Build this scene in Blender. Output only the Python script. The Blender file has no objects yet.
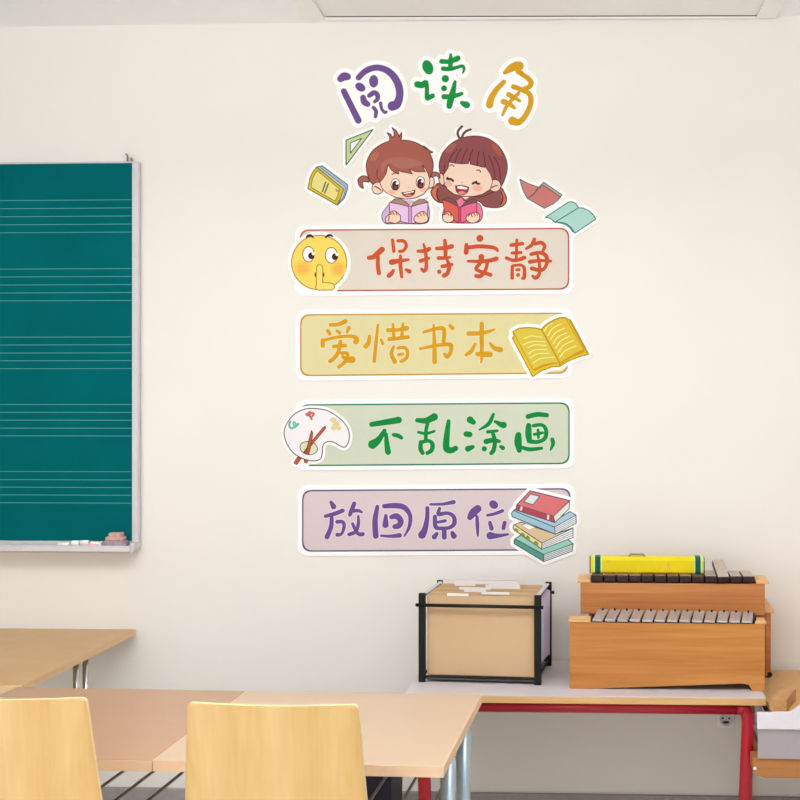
import bpy, bmesh, math, random
import numpy as np
from mathutils import Vector, Matrix
random.seed(7)
C = bpy.context.scene.collection
PI = math.pi

# ------------------------------------------------------------------ camera model
F, PX, PY = 1200.0, 558.0, 400.0
DW, H, YAW = 4.27, 1.55, math.radians(2.5)
CAM = Vector((0, -DW, H))
FWD = Vector((-math.sin(YAW), math.cos(YAW), 0)); RGT = Vector((math.cos(YAW), math.sin(YAW), 0)); UP = Vector((0, 0, 1))

def ray(u, v): return FWD + RGT * ((u - PX) / F) + UP * ((PY - v) / F)
def W(u, v, y=0.0):                       # a point of the photograph on the wall plane
    d = ray(u, v); t = (y - CAM.y) / d.y
    return CAM + d * t
def T(u, v, z):                           # ... on a horizontal plane
    d = ray(u, v); t = (z - CAM.z) / d.z
    return CAM + d * t
def Dp(u, v, depth):                      # ... at a camera depth
    return CAM + ray(u, v) * depth

# ------------------------------------------------------------------ materials
def lin(c): c /= 255.0; return c / 12.92 if c <= .04045 else ((c + .055) / 1.055) ** 2.4
def col(rgb): return (lin(rgb[0]), lin(rgb[1]), lin(rgb[2]), 1)
MATS = {}
def mat(name, rgb, rough=.6, metal=0.0, spec=.3, noise=.0, nscale=40, bump=0, coat=0):
    if name in MATS: return MATS[name]
    m = bpy.data.materials.new(name); m.use_nodes = True
    n = m.node_tree.nodes; l = m.node_tree.links; b = n['Principled BSDF']
    b.inputs['Base Color'].default_value = col(rgb); b.inputs['Roughness'].default_value = rough
    b.inputs['Metallic'].default_value = metal; b.inputs['Specular IOR Level'].default_value = spec
    b.inputs['Coat Weight'].default_value = coat; b.inputs['Coat Roughness'].default_value = .25
    if noise or bump:
        tc = n.new('ShaderNodeTexCoord'); nz = n.new('ShaderNodeTexNoise')
        nz.inputs['Scale'].default_value = nscale; nz.inputs['Detail'].default_value = 6
        l.new(tc.outputs['Object'], nz.inputs['Vector'])
        if noise:
            r = n.new('ShaderNodeValToRGB'); a = col(rgb)
            r.color_ramp.elements[0].position = .3; r.color_ramp.elements[1].position = .7
            r.color_ramp.elements[0].color = tuple(x * (1 - noise) for x in a[:3]) + (1,)
            r.color_ramp.elements[1].color = tuple(min(1, x * (1 + noise)) for x in a[:3]) + (1,)
            l.new(nz.outputs['Fac'], r.inputs['Fac']); l.new(r.outputs['Color'], b.inputs['Base Color'])
        if bump:
            bp = n.new('ShaderNodeBump'); bp.inputs['Strength'].default_value = bump; bp.inputs['Distance'].default_value = .002
            l.new(nz.outputs['Fac'], bp.inputs['Height']); l.new(bp.outputs['Normal'], b.inputs['Normal'])
    MATS[name] = m; return m

def wood(name, light, dark, scale=(1.2, 22, 22), rough=.45, contrast=(.35, .7), coat=.0, spec=.3, offset=0):
    if name in MATS: return MATS[name]
    m = bpy.data.materials.new(name); m.use_nodes = True
    n = m.node_tree.nodes; l = m.node_tree.links; b = n['Principled BSDF']
    tc = n.new('ShaderNodeTexCoord'); mp = n.new('ShaderNodeMapping'); mp.inputs['Scale'].default_value = scale
    mp.inputs['Location'].default_value = (offset, offset * 1.7, offset * .6)
    nz = n.new('ShaderNodeTexNoise'); nz.inputs['Scale'].default_value = 1; nz.inputs['Detail'].default_value = 5; nz.inputs['Distortion'].default_value = .6
    fine = n.new('ShaderNodeTexNoise'); fine.inputs['Scale'].default_value = 5; fine.inputs['Detail'].default_value = 3
    mx = n.new('ShaderNodeMix'); mx.data_type = 'FLOAT'; mx.inputs['Factor'].default_value = .3
    r = n.new('ShaderNodeValToRGB'); r.color_ramp.elements[0].position, r.color_ramp.elements[1].position = contrast
    r.color_ramp.elements[0].color = col(dark); r.color_ramp.elements[1].color = col(light)
    l.new(tc.outputs['Object'], mp.inputs['Vector']); l.new(mp.outputs['Vector'], nz.inputs['Vector']); l.new(mp.outputs['Vector'], fine.inputs['Vector'])
    l.new(nz.outputs['Fac'], mx.inputs['A']); l.new(fine.outputs['Fac'], mx.inputs['B'])
    l.new(mx.outputs['Result'], r.inputs['Fac']); l.new(r.outputs['Color'], b.inputs['Base Color'])
    b.inputs['Roughness'].default_value = rough; b.inputs['Specular IOR Level'].default_value = spec
    b.inputs['Coat Weight'].default_value = coat; b.inputs['Coat Roughness'].default_value = .2
    MATS[name] = m; return m

def ink(rgb):                              # printed sticker colour
    k = .955 if min(rgb) < 235 else 1.0
    return mat('ink_%d_%d_%d' % tuple(rgb), [c * k for c in rgb], rough=.55, spec=.15, noise=.008, nscale=60)

# ------------------------------------------------------------------ objects
def thing(name, label, cat, loc=(0, 0, 0), rotz=0.0, group=None):
    o = bpy.data.objects.new(name, None); C.objects.link(o)
    o.location = loc; o.rotation_euler = (0, 0, rotz); o.empty_display_size = .1
    o['label'] = label; o['category'] = cat
    if group: o['group'] = group
    return o
def part(name, bm, mats, parent, smooth=False, label=None):
    if not isinstance(mats, (list, tuple)): mats = [mats]
    me = bpy.data.meshes.new(name)
    bmesh.ops.recalc_face_normals(bm, faces=bm.faces[:]) if not getattr(parent, '_flat', False) else None
    bm.to_mesh(me); bm.free()
    for m in mats: me.materials.append(m)
    if smooth:
        for p in me.polygons: p.use_smooth = True
    o = bpy.data.objects.new(name, me); C.objects.link(o)
    if parent: o.parent = parent
    if label: o['label'] = label
    return o
def single(name, bm, mats, label, cat, loc=(0, 0, 0), rotz=0.0, group=None, smooth=False):
    o = part(name, bm, mats, None, smooth); o.location = loc; o.rotation_euler = (0, 0, rotz)
    o['label'] = label; o['category'] = cat
    if group: o['group'] = group
    return o
def struct(name, bm, mats, loc=(0, 0, 0)):
    o = part(name, bm, mats, None); o.location = loc; o['kind'] = 'structure'; return o
def copy_tree(o, parent=None):
    kids = list(o.children)
    c = o.copy(); C.objects.link(c); c.parent = parent
    for k in kids: copy_tree(k, c)
    return c

# ------------------------------------------------------------------ solid shapes
def box(bm, x0, x1, y0, y1, z0, z1, bev=0.0, mi=0, M=None, seg=2):
    t = bmesh.new()
    vs = [t.verts.new((x, y, z)) for x in (x0, x1) for y in (y0, y1) for z in (z0, z1)]
    for f in ((0, 1, 3, 2), (4, 6, 7, 5), (0, 4, 5, 1), (2, 3, 7, 6), (0, 2, 6, 4), (1, 5, 7, 3)): t.faces.new([vs[i] for i in f])
    if bev: bmesh.ops.bevel(t, geom=t.edges[:], offset=bev, segments=seg, affect='EDGES', profile=.5)
    merge(bm, t, mi, M); return bm
def merge(bm, t, mi=0, M=None):
    bmesh.ops.recalc_face_normals(t, faces=t.faces[:])
    mp = {}
    for v in t.verts: mp[v] = bm.verts.new(M @ v.co if M else v.co)
    for f in t.faces:
        try:
            g = bm.faces.new([mp[v] for v in f.verts]); g.material_index = mi if mi is not None else f.material_index; g.smooth = f.smooth
        except ValueError: pass
    t.free()
def tube(bm, pts, r, seg=14, mi=0, round_path=0, flat=1.0):
    pts = [Vector(p) for p in pts]
    if round_path: pts = fillet(pts, round_path)
    t = bmesh.new(); rings = []; n = len(pts); ref = None
    for i, p in enumerate(pts):
        d = (pts[min(i + 1, n - 1)] - pts[max(i - 1, 0)]).normalized()
        if ref is None: ref = Vector((0, 0, 1)) if abs(d.z) < .9 else Vector((1, 0, 0))
        a = (ref - d * ref.dot(d)).normalized(); b = d.cross(a); ref = a
        rr = r[i] if isinstance(r, (list, tuple)) else r
        rings.append([t.verts.new(p + (a * math.cos(2 * PI * k / seg) + b * math.sin(2 * PI * k / seg) * flat) * rr) for k in range(seg)])
    for i in range(n - 1):
        for k in range(seg):
            f = t.faces.new((rings[i][k], rings[i][(k + 1) % seg], rings[i + 1][(k + 1) % seg], rings[i + 1][k])); f.smooth = True
    t.faces.new(rings[0][::-1]); t.faces.new(rings[-1])
    merge(bm, t, mi); return bm
def fillet(pts, r, n=6):
    out = [pts[0]]
    for i in range(1, len(pts) - 1):
        a, b, c = pts[i - 1], pts[i], pts[i + 1]
        u = (a - b); v = (c - b); q = min(r, u.length * .49, v.length * .49)
        p0 = b + u.normalized() * q; p1 = b + v.normalized() * q
        for k in range(n + 1):
            s = k / n; out.append(p0 * (1 - s) ** 2 + b * 2 * s * (1 - s) + p1 * s * s)
    return out + [pts[-1]]
def prism(bm, poly, axis, a0, a1, mi=0, bev=0):
    """extrude a 2-D polygon along axis 'x'/'y'/'z' from a0 to a1"""
    t = bmesh.new()
    def mk(p, a): return {'x': (a, p[0], p[1]), 'y': (p[0], a, p[1]), 'z': (p[0], p[1], a)}[axis]
    A = [t.verts.new(mk(p, a0)) for p in poly]; B = [t.verts.new(mk(p, a1)) for p in poly]
    t.faces.new(A); t.faces.new(B[::-1]); n = len(poly)
    for i in range(n): t.faces.new((A[i], B[i], B[(i + 1) % n], A[(i + 1) % n]))
    if bev: bmesh.ops.bevel(t, geom=t.edges[:], offset=bev, segments=2, affect='EDGES', profile=.5)
    merge(bm, t, mi); return bm
def lathe(bm, prof, seg=24, M=None, mi=0):
    t = bmesh.new(); R = []
    for r, z in prof: R.append([t.verts.new((r * math.cos(2 * PI * k / seg), r * math.sin(2 * PI * k / seg), z)) for k in range(seg)])
    for i in range(len(R) - 1):
        for k in range(seg):
            f = t.faces.new((R[i][k], R[i][(k + 1) % seg], R[i + 1][(k + 1) % seg], R[i + 1][k])); f.smooth = True
    t.faces.new(R[0][::-1]); t.faces.new(R[-1])
    merge(bm, t, mi, M); return bm

# ------------------------------------------------------------------ sticker artwork: shapes as distance fields, traced to meshes
def crom(pts, closed, n=4):
    P = np.array(pts, float); N = len(P); out = []
    rng = range(N) if closed else range(N - 1)
    for i in rng:
        if closed: a, b, c, d = P[(i - 1) % N], P[i], P[(i + 1) % N], P[(i + 2) % N]
        else: a, b, c, d = P[max(i - 1, 0)], P[i], P[i + 1], P[min(i + 2, N - 1)]
        for k in range(n):
            t = k / n
            out.append(.5 * ((2 * b) + (c - a) * t + (2 * a - 5 * b + 4 * c - d) * t * t + (3 * b - a - 3 * c + d) * t ** 3))
    if not closed: out.append(P[-1])
    return np.array(out)
class Frame:                               # local tracing coordinates -> photograph coordinates
    def __init__(s, ox, oy, sc): s.o = np.array([ox, oy], float); s.s = sc
    def S(s, *a):                          # stroke: (x, y, r) triples
        P = np.array(a, float)
        if len(P) == 1: P = np.vstack([P, P + [[.01, 0, 0]]])
        if len(P) > 2: P = crom(P, False, 4)
        return ('s', P[:, :2] / s.s + s.o, P[:, 2] / s.s)
    def L(s, r, *a): return s.S(*[(x, y, r) for x, y in a])
    def P(s, *a, smooth=False):
        P = np.array(a, float)
        if smooth: P = crom(P, True, 5)
        return ('p', P / s.s + s.o, None)
    def E(s, cx, cy, rx, ry, rot=0):
        t = np.linspace(0, 2 * PI, 40, endpoint=False); x, y = rx * np.cos(t), ry * np.sin(t); r = math.radians(rot)
        return ('p', np.stack([cx + x * math.cos(r) - y * math.sin(r), cy + x * math.sin(r) + y * math.cos(r)], 1) / s.s + s.o, None)
def sdist(shape, X, Y):
    kind, P, R = shape
    D = np.full(X.shape, 1e9); n = len(P); inside = np.zeros(X.shape, bool)
    for i in range(n if kind == 'p' else n - 1):
        (x0, y0), (x1, y1) = P[i], P[(i + 1) % n]
        dx, dy = x1 - x0, y1 - y0; L2 = dx * dx + dy * dy + 1e-12
        t = np.clip(((X - x0) * dx + (Y - y0) * dy) / L2, 0, 1)
        d = np.hypot(X - x0 - t * dx, Y - y0 - t * dy)
        if kind == 's': d = d - (R[i] + (R[i + 1] - R[i]) * t)
        else:
            if abs(dy) > 1e-9:
                c = ((y0 > Y) != (y1 > Y)) & (X < dx * (Y - y0) / dy + x0); inside ^= c
        D = np.minimum(D, d)
    return np.where(inside, -D, D) if kind == 'p' else D
def trace(shapes, grow, h, bm, to3, thick=0.0, mi=0):
    """fill of the union of the shapes, grown by `grow`; to3(u, v, k) gives 3-D points; thick adds side walls"""
    allp = np.vstack([s[1] for s in shapes]); rm = max([0] + [float(s[2].max()) for s in shapes if s[2] is not None])
    lo = allp.min(0) - rm - max(grow, 0) - 2 * h; hi = allp.max(0) + rm + max(grow, 0) + 2 * h
    nx, ny = int((hi[0] - lo[0]) / h) + 2, int((hi[1] - lo[1]) / h) + 2
    X, Y = np.meshgrid(lo[0] + h * np.arange(nx), lo[1] + h * np.arange(ny))
    D = np.full(X.shape, 1e9)
    for s in shapes: D = np.minimum(D, sdist(s, X, Y))
    D = D - grow; D[np.abs(D) < 1e-5] = 1e-5
    ins = D < 0; cnt = ins[:-1, :-1].astype(int) + ins[1:, :-1] + ins[:-1, 1:] + ins[1:, 1:]
    V = {}
    def gv(j, i):
        k = (j, i)
        if k not in V: V[k] = bm.verts.new(to3(X[j, i], Y[j, i], 0))
        return V[k]
    def ev(a, b):
        k = (min(a, b), max(a, b))
        if k not in V:
            (ja, ia), (jb, ib) = k; t = D[ja, ia] / (D[ja, ia] - D[jb, ib])
            u = X[ja, ia] + t * (X[jb, ib] - X[ja, ia]); v = Y[ja, ia] + t * (Y[jb, ib] - Y[ja, ia])
            V[k] = bm.verts.new(to3(u, v, 0))
            if thick: B[V[k]] = bm.verts.new(to3(u, v, 1))
        return V[k]
    B = {}
    for j, i in zip(*np.nonzero(cnt)):
        cs = [(j, i), (j, i + 1), (j + 1, i + 1), (j + 1, i)]
        if cnt[j, i] == 4:
            f = bm.faces.new([gv(*c) for c in cs]); f.material_index = mi; continue
        poly = []; cut = []
        for k in range(4):
            a, b = cs[k], cs[(k + 1) % 4]
            if ins[a]: poly.append(gv(*a))
            if ins[a] != ins[b]:
                e = ev(a, b); poly.append(e); cut.append(e)
        if len(poly) >= 3:
            f = bm.faces.new(poly); f.material_index = mi
        if thick and len(cut) == 2:
            f = bm.faces.new((cut[0], cut[1], B[cut[1]], B[cut[0]])); f.material_index = mi

class Sticker:
    """a sticker on the wall: an Empty with a paper part and printed parts, each a hair above the one below"""
    def __init__(s, name, label, u, v, cat='wall sticker', group=None, thick=.003, step=.00004):
        c = W(u, v); s.loc = Vector((c.x, 0, c.z)); s.y = thick; s.step = step; s.h = .45
        s.root = thing(name, label, cat, s.loc, 0, group)
    def to3(s, y, y2=0.0002):
        def f(u, v, k):
            p = W(u, v); return (p.x - s.loc.x, -(y2 if k else y), p.z - s.loc.z)
        return f
    def paper(s, shapes, grow, parent=None, rgb=(253, 253, 252), name='paper', lift=0.0, h=.6):
        bm = bmesh.new(); base = .0002 if parent is None else s.y
        s.y += lift
        trace(shapes, grow, h, bm, s.to3(s.y, base), thick=1)
        o = part(name, bm, mat('sticker_paper', (253, 253, 253), rough=.5, spec=.2, noise=.004, nscale=30), parent or s.root); s.y += s.step; return o
    def art(s, name, shapes, fill, parent=None, line=None, lw=.5, h=None, extra=()):
        """one printed part: optional outline ring, fill, then further (shapes, colour) marks on it"""
        bm = bmesh.new(); ms = []; h = h or s.h
        def lay(sh, g, rgb):
            m = ink(rgb)
            if m not in ms: ms.append(m)
            trace(sh, g, h, bm, s.to3(s.y), mi=ms.index(m)); s.y += s.step
        if line: lay(shapes, lw * 1.2, line)
        if fill: lay(shapes, -lw * .85 if line else 0, fill)
        for sh, rgb in extra: lay(sh, 0, rgb)
        return part(name, bm, ms, parent or s.root)

def rrect(q, r):                           # rounded quad in photo pixels, corners TL TR BR BL
    q = [np.array(p, float) for p in q]; out = []
    for i in range(4):
        a, b, c = q[i - 1], q[i], q[(i + 1) % 4]
        u = (a - b) / np.linalg.norm(a - b); v = (c - b) / np.linalg.norm(c - b)
        p0, p1 = b + u * r, b + v * r
        for k in range(9):
            t = k / 8; out.append(p0 * (1 - t) ** 2 + b * 2 * t * (1 - t) * 1 + p1 * t * t)
    return ('p', np.array(out), None)
def ngon(bm, shape, to3, thick, mi=0):
    P = shape[1]; A = [bm.verts.new(to3(u, v, 0)) for u, v in P]
    bm.faces.new(A).material_index = mi
    if thick:
        B = [bm.verts.new(to3(u, v, 1)) for u, v in P]; n = len(P)
        for i in range(n): bm.faces.new((A[i], A[(i + 1) % n], B[(i + 1) % n], B[i])).material_index = mi
def grow_quad(q, g):
    c = [(-g, -g), (g, -g), (g, g), (-g, g)]
    return [(p[0] + d[0], p[1] + d[1]) for p, d in zip(q, c)]

PURPLE, GREEN, GOLD = (116, 84, 152), (8, 150, 66), (222, 166, 26)

# ---- title characters
f = Frame(330, 50, 10)
g = [f.S((108, 290, 34), (140, 268, 42), (175, 268, 36)), f.S((140, 415, 30), (285, 706, 33)),
     f.S((288, 278, 29), (340, 225, 30), (400, 192, 31), (470, 178, 31), (550, 196, 33), (620, 245, 36), (672, 320, 37), (697, 400, 38), (695, 480, 38), (668, 545, 44), (625, 562, 48)),
     f.E(438, 315, 46, 63), f.E(305, 373, 55, 40, 35), f.S((332, 478, 29), (345, 520, 33), (378, 545, 27)),
     f.S((395, 458, 23), (440, 430, 26), (474, 448, 25), (478, 490, 22), (448, 520, 17)),
     f.S((437, 578, 19), (462, 615, 20), (456, 668, 18)), f.S((508, 533, 17), (518, 590, 16), (548, 625, 16), (563, 622, 15))]
s = Sticker('title_character_sticker', 'purple character cutout sticker, leftmost of the three title characters', 367, 90)
s.paper(g + [f.P((140, 300), (300, 260), (470, 180), (640, 270), (700, 430), (640, 560), (470, 660), (300, 700))], 4.3)
s.art('character', g, PURPLE)
f = Frame(410, 45, 800 / 70)
g = [f.E(205, 258, 60, 86, -22), f.S((85, 452, 37), (140, 460, 36), (180, 432, 30), (194, 480, 24), (195, 560, 26), (198, 610, 28), (225, 600, 28), (260, 583, 27)),
     f.S((467, 113, 16), (465, 180, 26), (462, 265, 27)), f.S((362, 190, 28), (450, 192, 26), (520, 168, 32), (548, 153, 31)),
     f.S((380, 272, 27), (460, 277, 25), (540, 258, 20), (600, 242, 18), (620, 275, 17), (605, 322, 10)),
     f.S((405, 387, 42)), f.S((390, 498, 34)), f.S((515, 423, 19), (490, 540, 34), (463, 640, 38), (450, 700, 33)),
     f.S((390, 594, 31), (480, 590, 27), (555, 572, 24), (592, 558, 22)), f.S((592, 662, 22), (640, 685, 38), (655, 688, 34))]
s = Sticker('title_character_sticker', 'green character cutout sticker, middle one of the three title characters', 444, 82)
s.paper(g + [f.P((190, 300), (460, 180), (500, 560), (440, 660), (200, 560))], 4.3)
s.art('character', g, GREEN)
f = Frame(480, 55, 10)
g = [f.S((250, 178, 20), (310, 135, 38), (360, 112, 42), (392, 112, 46)), f.S((385, 165, 30), (430, 200, 24), (480, 235, 25), (512, 278, 26), (490, 322, 25), (430, 345, 22)),
     f.S((238, 273, 24), (165, 350, 28), (115, 430, 32), (97, 500, 37)), f.S((335, 320, 25), (420, 350, 24), (490, 390, 26), (510, 450, 27), (495, 530, 27), (440, 630, 28), (385, 675, 32), (325, 660, 43)),
     f.S((388, 382, 18), (330, 440, 19), (270, 510, 19), (227, 602, 13)), f.S((287, 398, 26), (340, 425, 22), (397, 462, 15)), f.S((235, 468, 28), (290, 490, 25), (345, 530, 16))]
s = Sticker('title_character_sticker', 'golden yellow character cutout sticker, rightmost of the three title characters', 513, 94)
s.paper(g + [f.P((250, 290), (390, 150), (500, 280), (480, 560), (340, 660), (110, 480))], 4.3)
s.art('character', g, GOLD)

# ---- small decor stickers
f = Frame(300, 120, 8.89)
tri = f.P((648, 88), (412, 182), (412, 400)); hole = f.P((548, 165), (450, 206), (450, 296))
s = Sticker('set_square_sticker', 'small pale green set square sticker below the purple title character', 357, 148); s.h = .35
s.paper([tri], 3.4); s.art('set_square', [tri], (205, 224, 160), line=(80, 98, 108), lw=.55)
s.art('cutout', [hole], (240, 241, 244), line=(80, 98, 108), lw=.45)
f = Frame(300, 155, 800 / 60)
back = f.P((285, 150), (300, 148), (637, 400), (632, 470), (590, 580), (505, 665), (480, 660), (225, 165))
cover = f.P((225, 165), (585, 455), (550, 560), (495, 668), (110, 450), (140, 300), (180, 220))
inner = f.P((235, 212), (528, 455), (505, 540), (470, 618), (148, 430), (170, 320), (205, 250))
s = Sticker('closed_book_sticker', 'small yellow closed book sticker left of the pigtailed child sticker', 328, 186); s.h = .35
s.paper([back, cover], 3.6)
s.art('back_cover', [back], (160, 196, 190), line=(92, 108, 140), lw=.5)
s.art('pages', [f.P((260, 170), (300, 175), (615, 420), (600, 520), (530, 630), (500, 640), (560, 450))], (216, 216, 236),
      extra=[([f.L(7, (280, 172), (600, 425))], (110, 120, 150)), ([f.L(6, (610, 430), (585, 550), (520, 640))], (120, 120, 150))])
o = s.art('front_cover', [cover], (219, 192, 34), line=(110, 112, 60), lw=.5)
s.art('cover_panel', [inner], (241, 228, 142), o, line=(120, 112, 60), lw=.35,
      extra=[([f.L(10, (345, 365), (303, 488)), f.L(10, (380, 385), (333, 508))], (104, 110, 84)), ([f.L(8, (485, 455), (490, 485), (515, 468)), f.L(6, (490, 470), (510, 490))], (150, 155, 140))])
f = Frame(510, 165, 8)
lp = f.P((80, 115), (110, 132), (150, 152), (225, 178), (190, 230), (140, 268), (110, 215), (92, 165))
rp = f.P((140, 268), (185, 242), (215, 205), (240, 170), (270, 140), (415, 240), (385, 280), (345, 312), (275, 346))
s = Sticker('open_book_sticker', 'small dusty red open book sticker right of the child stickers', 541, 194); s.h = .35
s.paper([lp, rp], 3.4)
s.art('left_page', [lp], (212, 130, 124), line=(96, 106, 104), lw=.5)
s.art('right_page', [rp], (208, 126, 121), line=(96, 106, 104), lw=.5, extra=[([f.P((270, 145), (410, 240), (398, 252), (268, 165), (240, 185), (245, 170))], (196, 176, 160)), ([f.L(4, (240, 190), (268, 166), (398, 252))], (96, 106, 104))])
lp = f.P((285, 420), (470, 298), (500, 298), (525, 310), (550, 345), (360, 460), (340, 440), (315, 425))
rp = f.P((360, 460), (550, 345), (585, 347), (630, 368), (665, 400), (685, 435), (520, 546), (490, 500), (450, 470), (410, 460))
s = Sticker('open_book_sticker', 'small mint green open book sticker at the top right corner of the orange sign', 571, 217, thick=.0045); s.h = .35
s.paper([lp, rp], 3.4)
s.art('left_page', [lp], (176, 222, 212), line=(74, 118, 122), lw=.5)
s.art('right_page', [rp], (176, 222, 212), line=(74, 118, 122), lw=.5, extra=[([f.P((362, 462), (410, 462), (450, 472), (490, 502), (515, 545), (500, 540), (475, 505), (440, 480), (400, 470))], (74, 140, 142))])

# ---- two child stickers
LN = (92, 36, 36); SKIN = (252, 218, 194); CHEEK = (248, 190, 168)
f = Frame(340, 120, 7.27)
head = f.P((193, 350), (200, 295), (235, 230), (290, 186), (350, 160), (430, 150), (510, 154), (590, 185), (645, 235), (675, 300), (676, 360), (655, 420), (620, 470), (560, 500), (300, 480), (240, 468), (210, 420), smooth=True)
tuft = f.P((345, 172), (362, 150), (364, 125), (344, 95), (368, 104), (384, 130), (396, 112), (394, 85), (380, 58), (410, 78), (428, 112), (430, 128), (448, 92), (449, 125), (440, 160))
wisp = f.P((590, 190), (630, 215), (678, 236), (640, 245))
pl = f.P((210, 428), (190, 410), (160, 410), (134, 432), (136, 465), (150, 488), (172, 497), (164, 470), (172, 448), (212, 452), smooth=True)
pr = f.P((648, 408), (668, 385), (700, 380), (722, 395), (728, 425), (705, 408), (680, 412), (655, 422), smooth=True)
face = f.P((292, 455), (318, 425), (340, 385), (352, 325), (372, 362), (400, 385), (432, 396), (424, 368), (452, 380), (490, 386), (530, 396), (508, 362), (550, 378), (622, 378), (600, 330), (622, 355), (640, 390), (655, 440), (645, 495), (610, 540), (550, 568), (480, 576), (400, 562), (340, 532), (305, 495))
el, er = f.E(275, 497, 40, 43), f.E(662, 457, 24, 40, 8)
body = f.P((378, 612), (338, 640), (308, 690), (315, 735), (345, 755), (420, 752), (590, 755), (640, 740), (650, 700), (648, 650), (618, 606), (500, 640), smooth=True)
bl = f.P((360, 602), (430, 612), (500, 632), (502, 752), (430, 735), (368, 728)); br = f.P((522, 632), (580, 615), (642, 600), (634, 728), (580, 738), (520, 755))
sp = f.P((500, 630), (522, 630), (522, 754), (500, 754))
hl = f.P((358, 690), (375, 668), (400, 664), (420, 678), (440, 700), (438, 735), (405, 752), (365, 745), (340, 750), (335, 715), smooth=True)
hr = f.P((540, 715), (560, 690), (585, 672), (610, 668), (632, 690), (642, 720), (625, 745), (580, 752), (548, 740), smooth=True)
SH1 = [head, tuft, wisp, pl, pr, el, er, face, body, bl, br, hl, hr]
def draw_child_one(s, f=f, head=head, tuft=tuft, wisp=wisp, pl=pl, pr=pr, el=el, er=er, face=face, body=body, bl=bl, br=br, sp=sp, hl=hl, hr=hr):
    fig = s.art('child_figure', SH1, None, line=LN, lw=.3)
    HB = (172, 98, 82)
    s.art('pigtail', [pl], (176, 104, 92), fig, line=LN, lw=.4); s.art('pigtail', [pr], (176, 104, 92), fig, line=LN, lw=.4)
    hair = s.art('hair', [head, tuft, wisp], HB, fig, line=LN, lw=.4, extra=[([f.P((300, 330), (340, 290), (420, 270), (520, 280), (600, 310), (590, 330), (520, 350), (440, 355), (370, 320), (340, 330), (310, 380), smooth=True)], (178, 112, 100)), ([f.E(255, 265, 40, 24, -45)], (190, 112, 86)), ([f.L(4, (275, 365), (270, 410), (290, 440)), f.L(4, (610, 190), (660, 230))], (128, 62, 56))])
    s.art('ear', [el], SKIN, fig, line=LN, lw=.4, extra=[([f.L(4, (255, 485), (280, 495), (298, 512))], LN)])
    s.art('ear', [er], SKIN, fig, line=LN, lw=.4)
    fc = s.art('face', [face], (253, 222, 200), fig, line=LN, lw=.35, extra=[([f.E(372, 528, 28, 18)], CHEEK), ([f.E(606, 508, 26, 18)], CHEEK), ([f.L(4, (380, 398), (400, 388), (420, 392))], (140, 80, 60)), ([f.E(500, 490, 7, 4)], (236, 150, 130))])
    for cx, cy in ((404, 476), (587, 462)):
        s.art('eye', [f.E(cx, cy - 6, 31, 42)], (255, 252, 250), fig, line=(120, 56, 50), lw=.35, extra=[([f.E(cx, cy + 2, 25, 34)], (84, 32, 38)), ([f.E(cx + 2, cy + 18, 15, 12)], (130, 60, 58)), ([f.E(cx + 12, cy - 14, 9, 10)], (255, 255, 255))])
    s.art('mouth', [f.P((450, 530), (475, 528), (520, 520), (548, 510), (542, 538), (520, 556), (490, 562), (465, 552))], (160, 52, 56), fig, line=LN, lw=.3, extra=[([f.P((462, 533), (540, 517), (536, 526), (468, 541))], (255, 250, 245)), ([f.E(500, 550, 24, 8)], (236, 130, 120))])
    s.art('shirt', [body], (216, 186, 226), fig, line=(122, 70, 110), lw=.4)
    bk = s.art('book', [bl, br], (238, 204, 240), fig, line=(126, 62, 96), lw=.4)
    s.art('spine', [sp], (208, 156, 212), fig, line=(126, 62, 96), lw=.3)
    s.art('pages', [f.P((365, 602), (400, 575), (440, 575), (480, 595), (505, 622), (500, 632), (430, 612)), f.P((520, 630), (540, 600), (580, 578), (615, 578), (640, 598), (580, 615))], (170, 134, 124), fig, line=(122, 60, 62), lw=.3, extra=[([f.P((478, 592), (512, 582), (545, 592), (512, 616))], (228, 190, 226))])
    s.art('hand', [hl], SKIN, fig, line=LN, lw=.4, extra=[([f.L(4, (362, 690), (380, 682)), f.L(4, (385, 672), (396, 690)), f.L(4, (408, 672), (416, 692)), f.L(4, (360, 700), (355, 735))], (170, 90, 74))])
    s.art('hand', [hr], SKIN, fig, line=LN, lw=.4, extra=[([f.L(4, (560, 692), (572, 706)), f.L(4, (582, 678), (594, 698)), f.L(4, (606, 674), (614, 694))], (170, 90, 74))])
f = Frame(420, 120, 7.27)
low = f.P((160, 462), (110, 482), (80, 520), (92, 560), (120, 590), (165, 604), (300, 600), (420, 590), (470, 628), (540, 638), (600, 628), (630, 585), (615, 530), (570, 490), (400, 520), smooth=True)
head = f.P((145, 380), (142, 310), (170, 235), (235, 168), (320, 128), (410, 118), (500, 138), (575, 195), (622, 275), (635, 350), (620, 420), (590, 485), (540, 520), (420, 560), (250, 520), (165, 460), smooth=True)
stray = [f.L(5, (292, 138), (276, 110), (278, 80), (305, 48)), f.L(5, (302, 136), (318, 100), (340, 80), (368, 70))]
face = f.P((172, 400), (205, 350), (212, 308), (255, 316), (300, 320), (352, 318), (362, 285), (366, 322), (420, 335), (472, 348), (474, 330), (482, 350), (515, 400), (528, 450), (510, 505), (455, 540), (390, 556), (320, 556), (250, 540), (200, 505), (176, 450))
el, er = f.E(158, 432, 20, 42, -10), f.E(545, 478, 42, 44)
body = f.P((200, 600), (165, 690), (180, 735), (250, 748), (400, 748), (445, 725), (455, 670), (436, 616), (400, 600), (330, 590), (270, 600), smooth=True)
bl = f.P((165, 580), (220, 600), (278, 632), (284, 748), (240, 728), (185, 708)); br = f.P((296, 636), (350, 615), (415, 598), (410, 708), (360, 728), (296, 750)); sp = f.P((277, 630), (297, 634), (298, 750), (283, 748))
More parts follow.
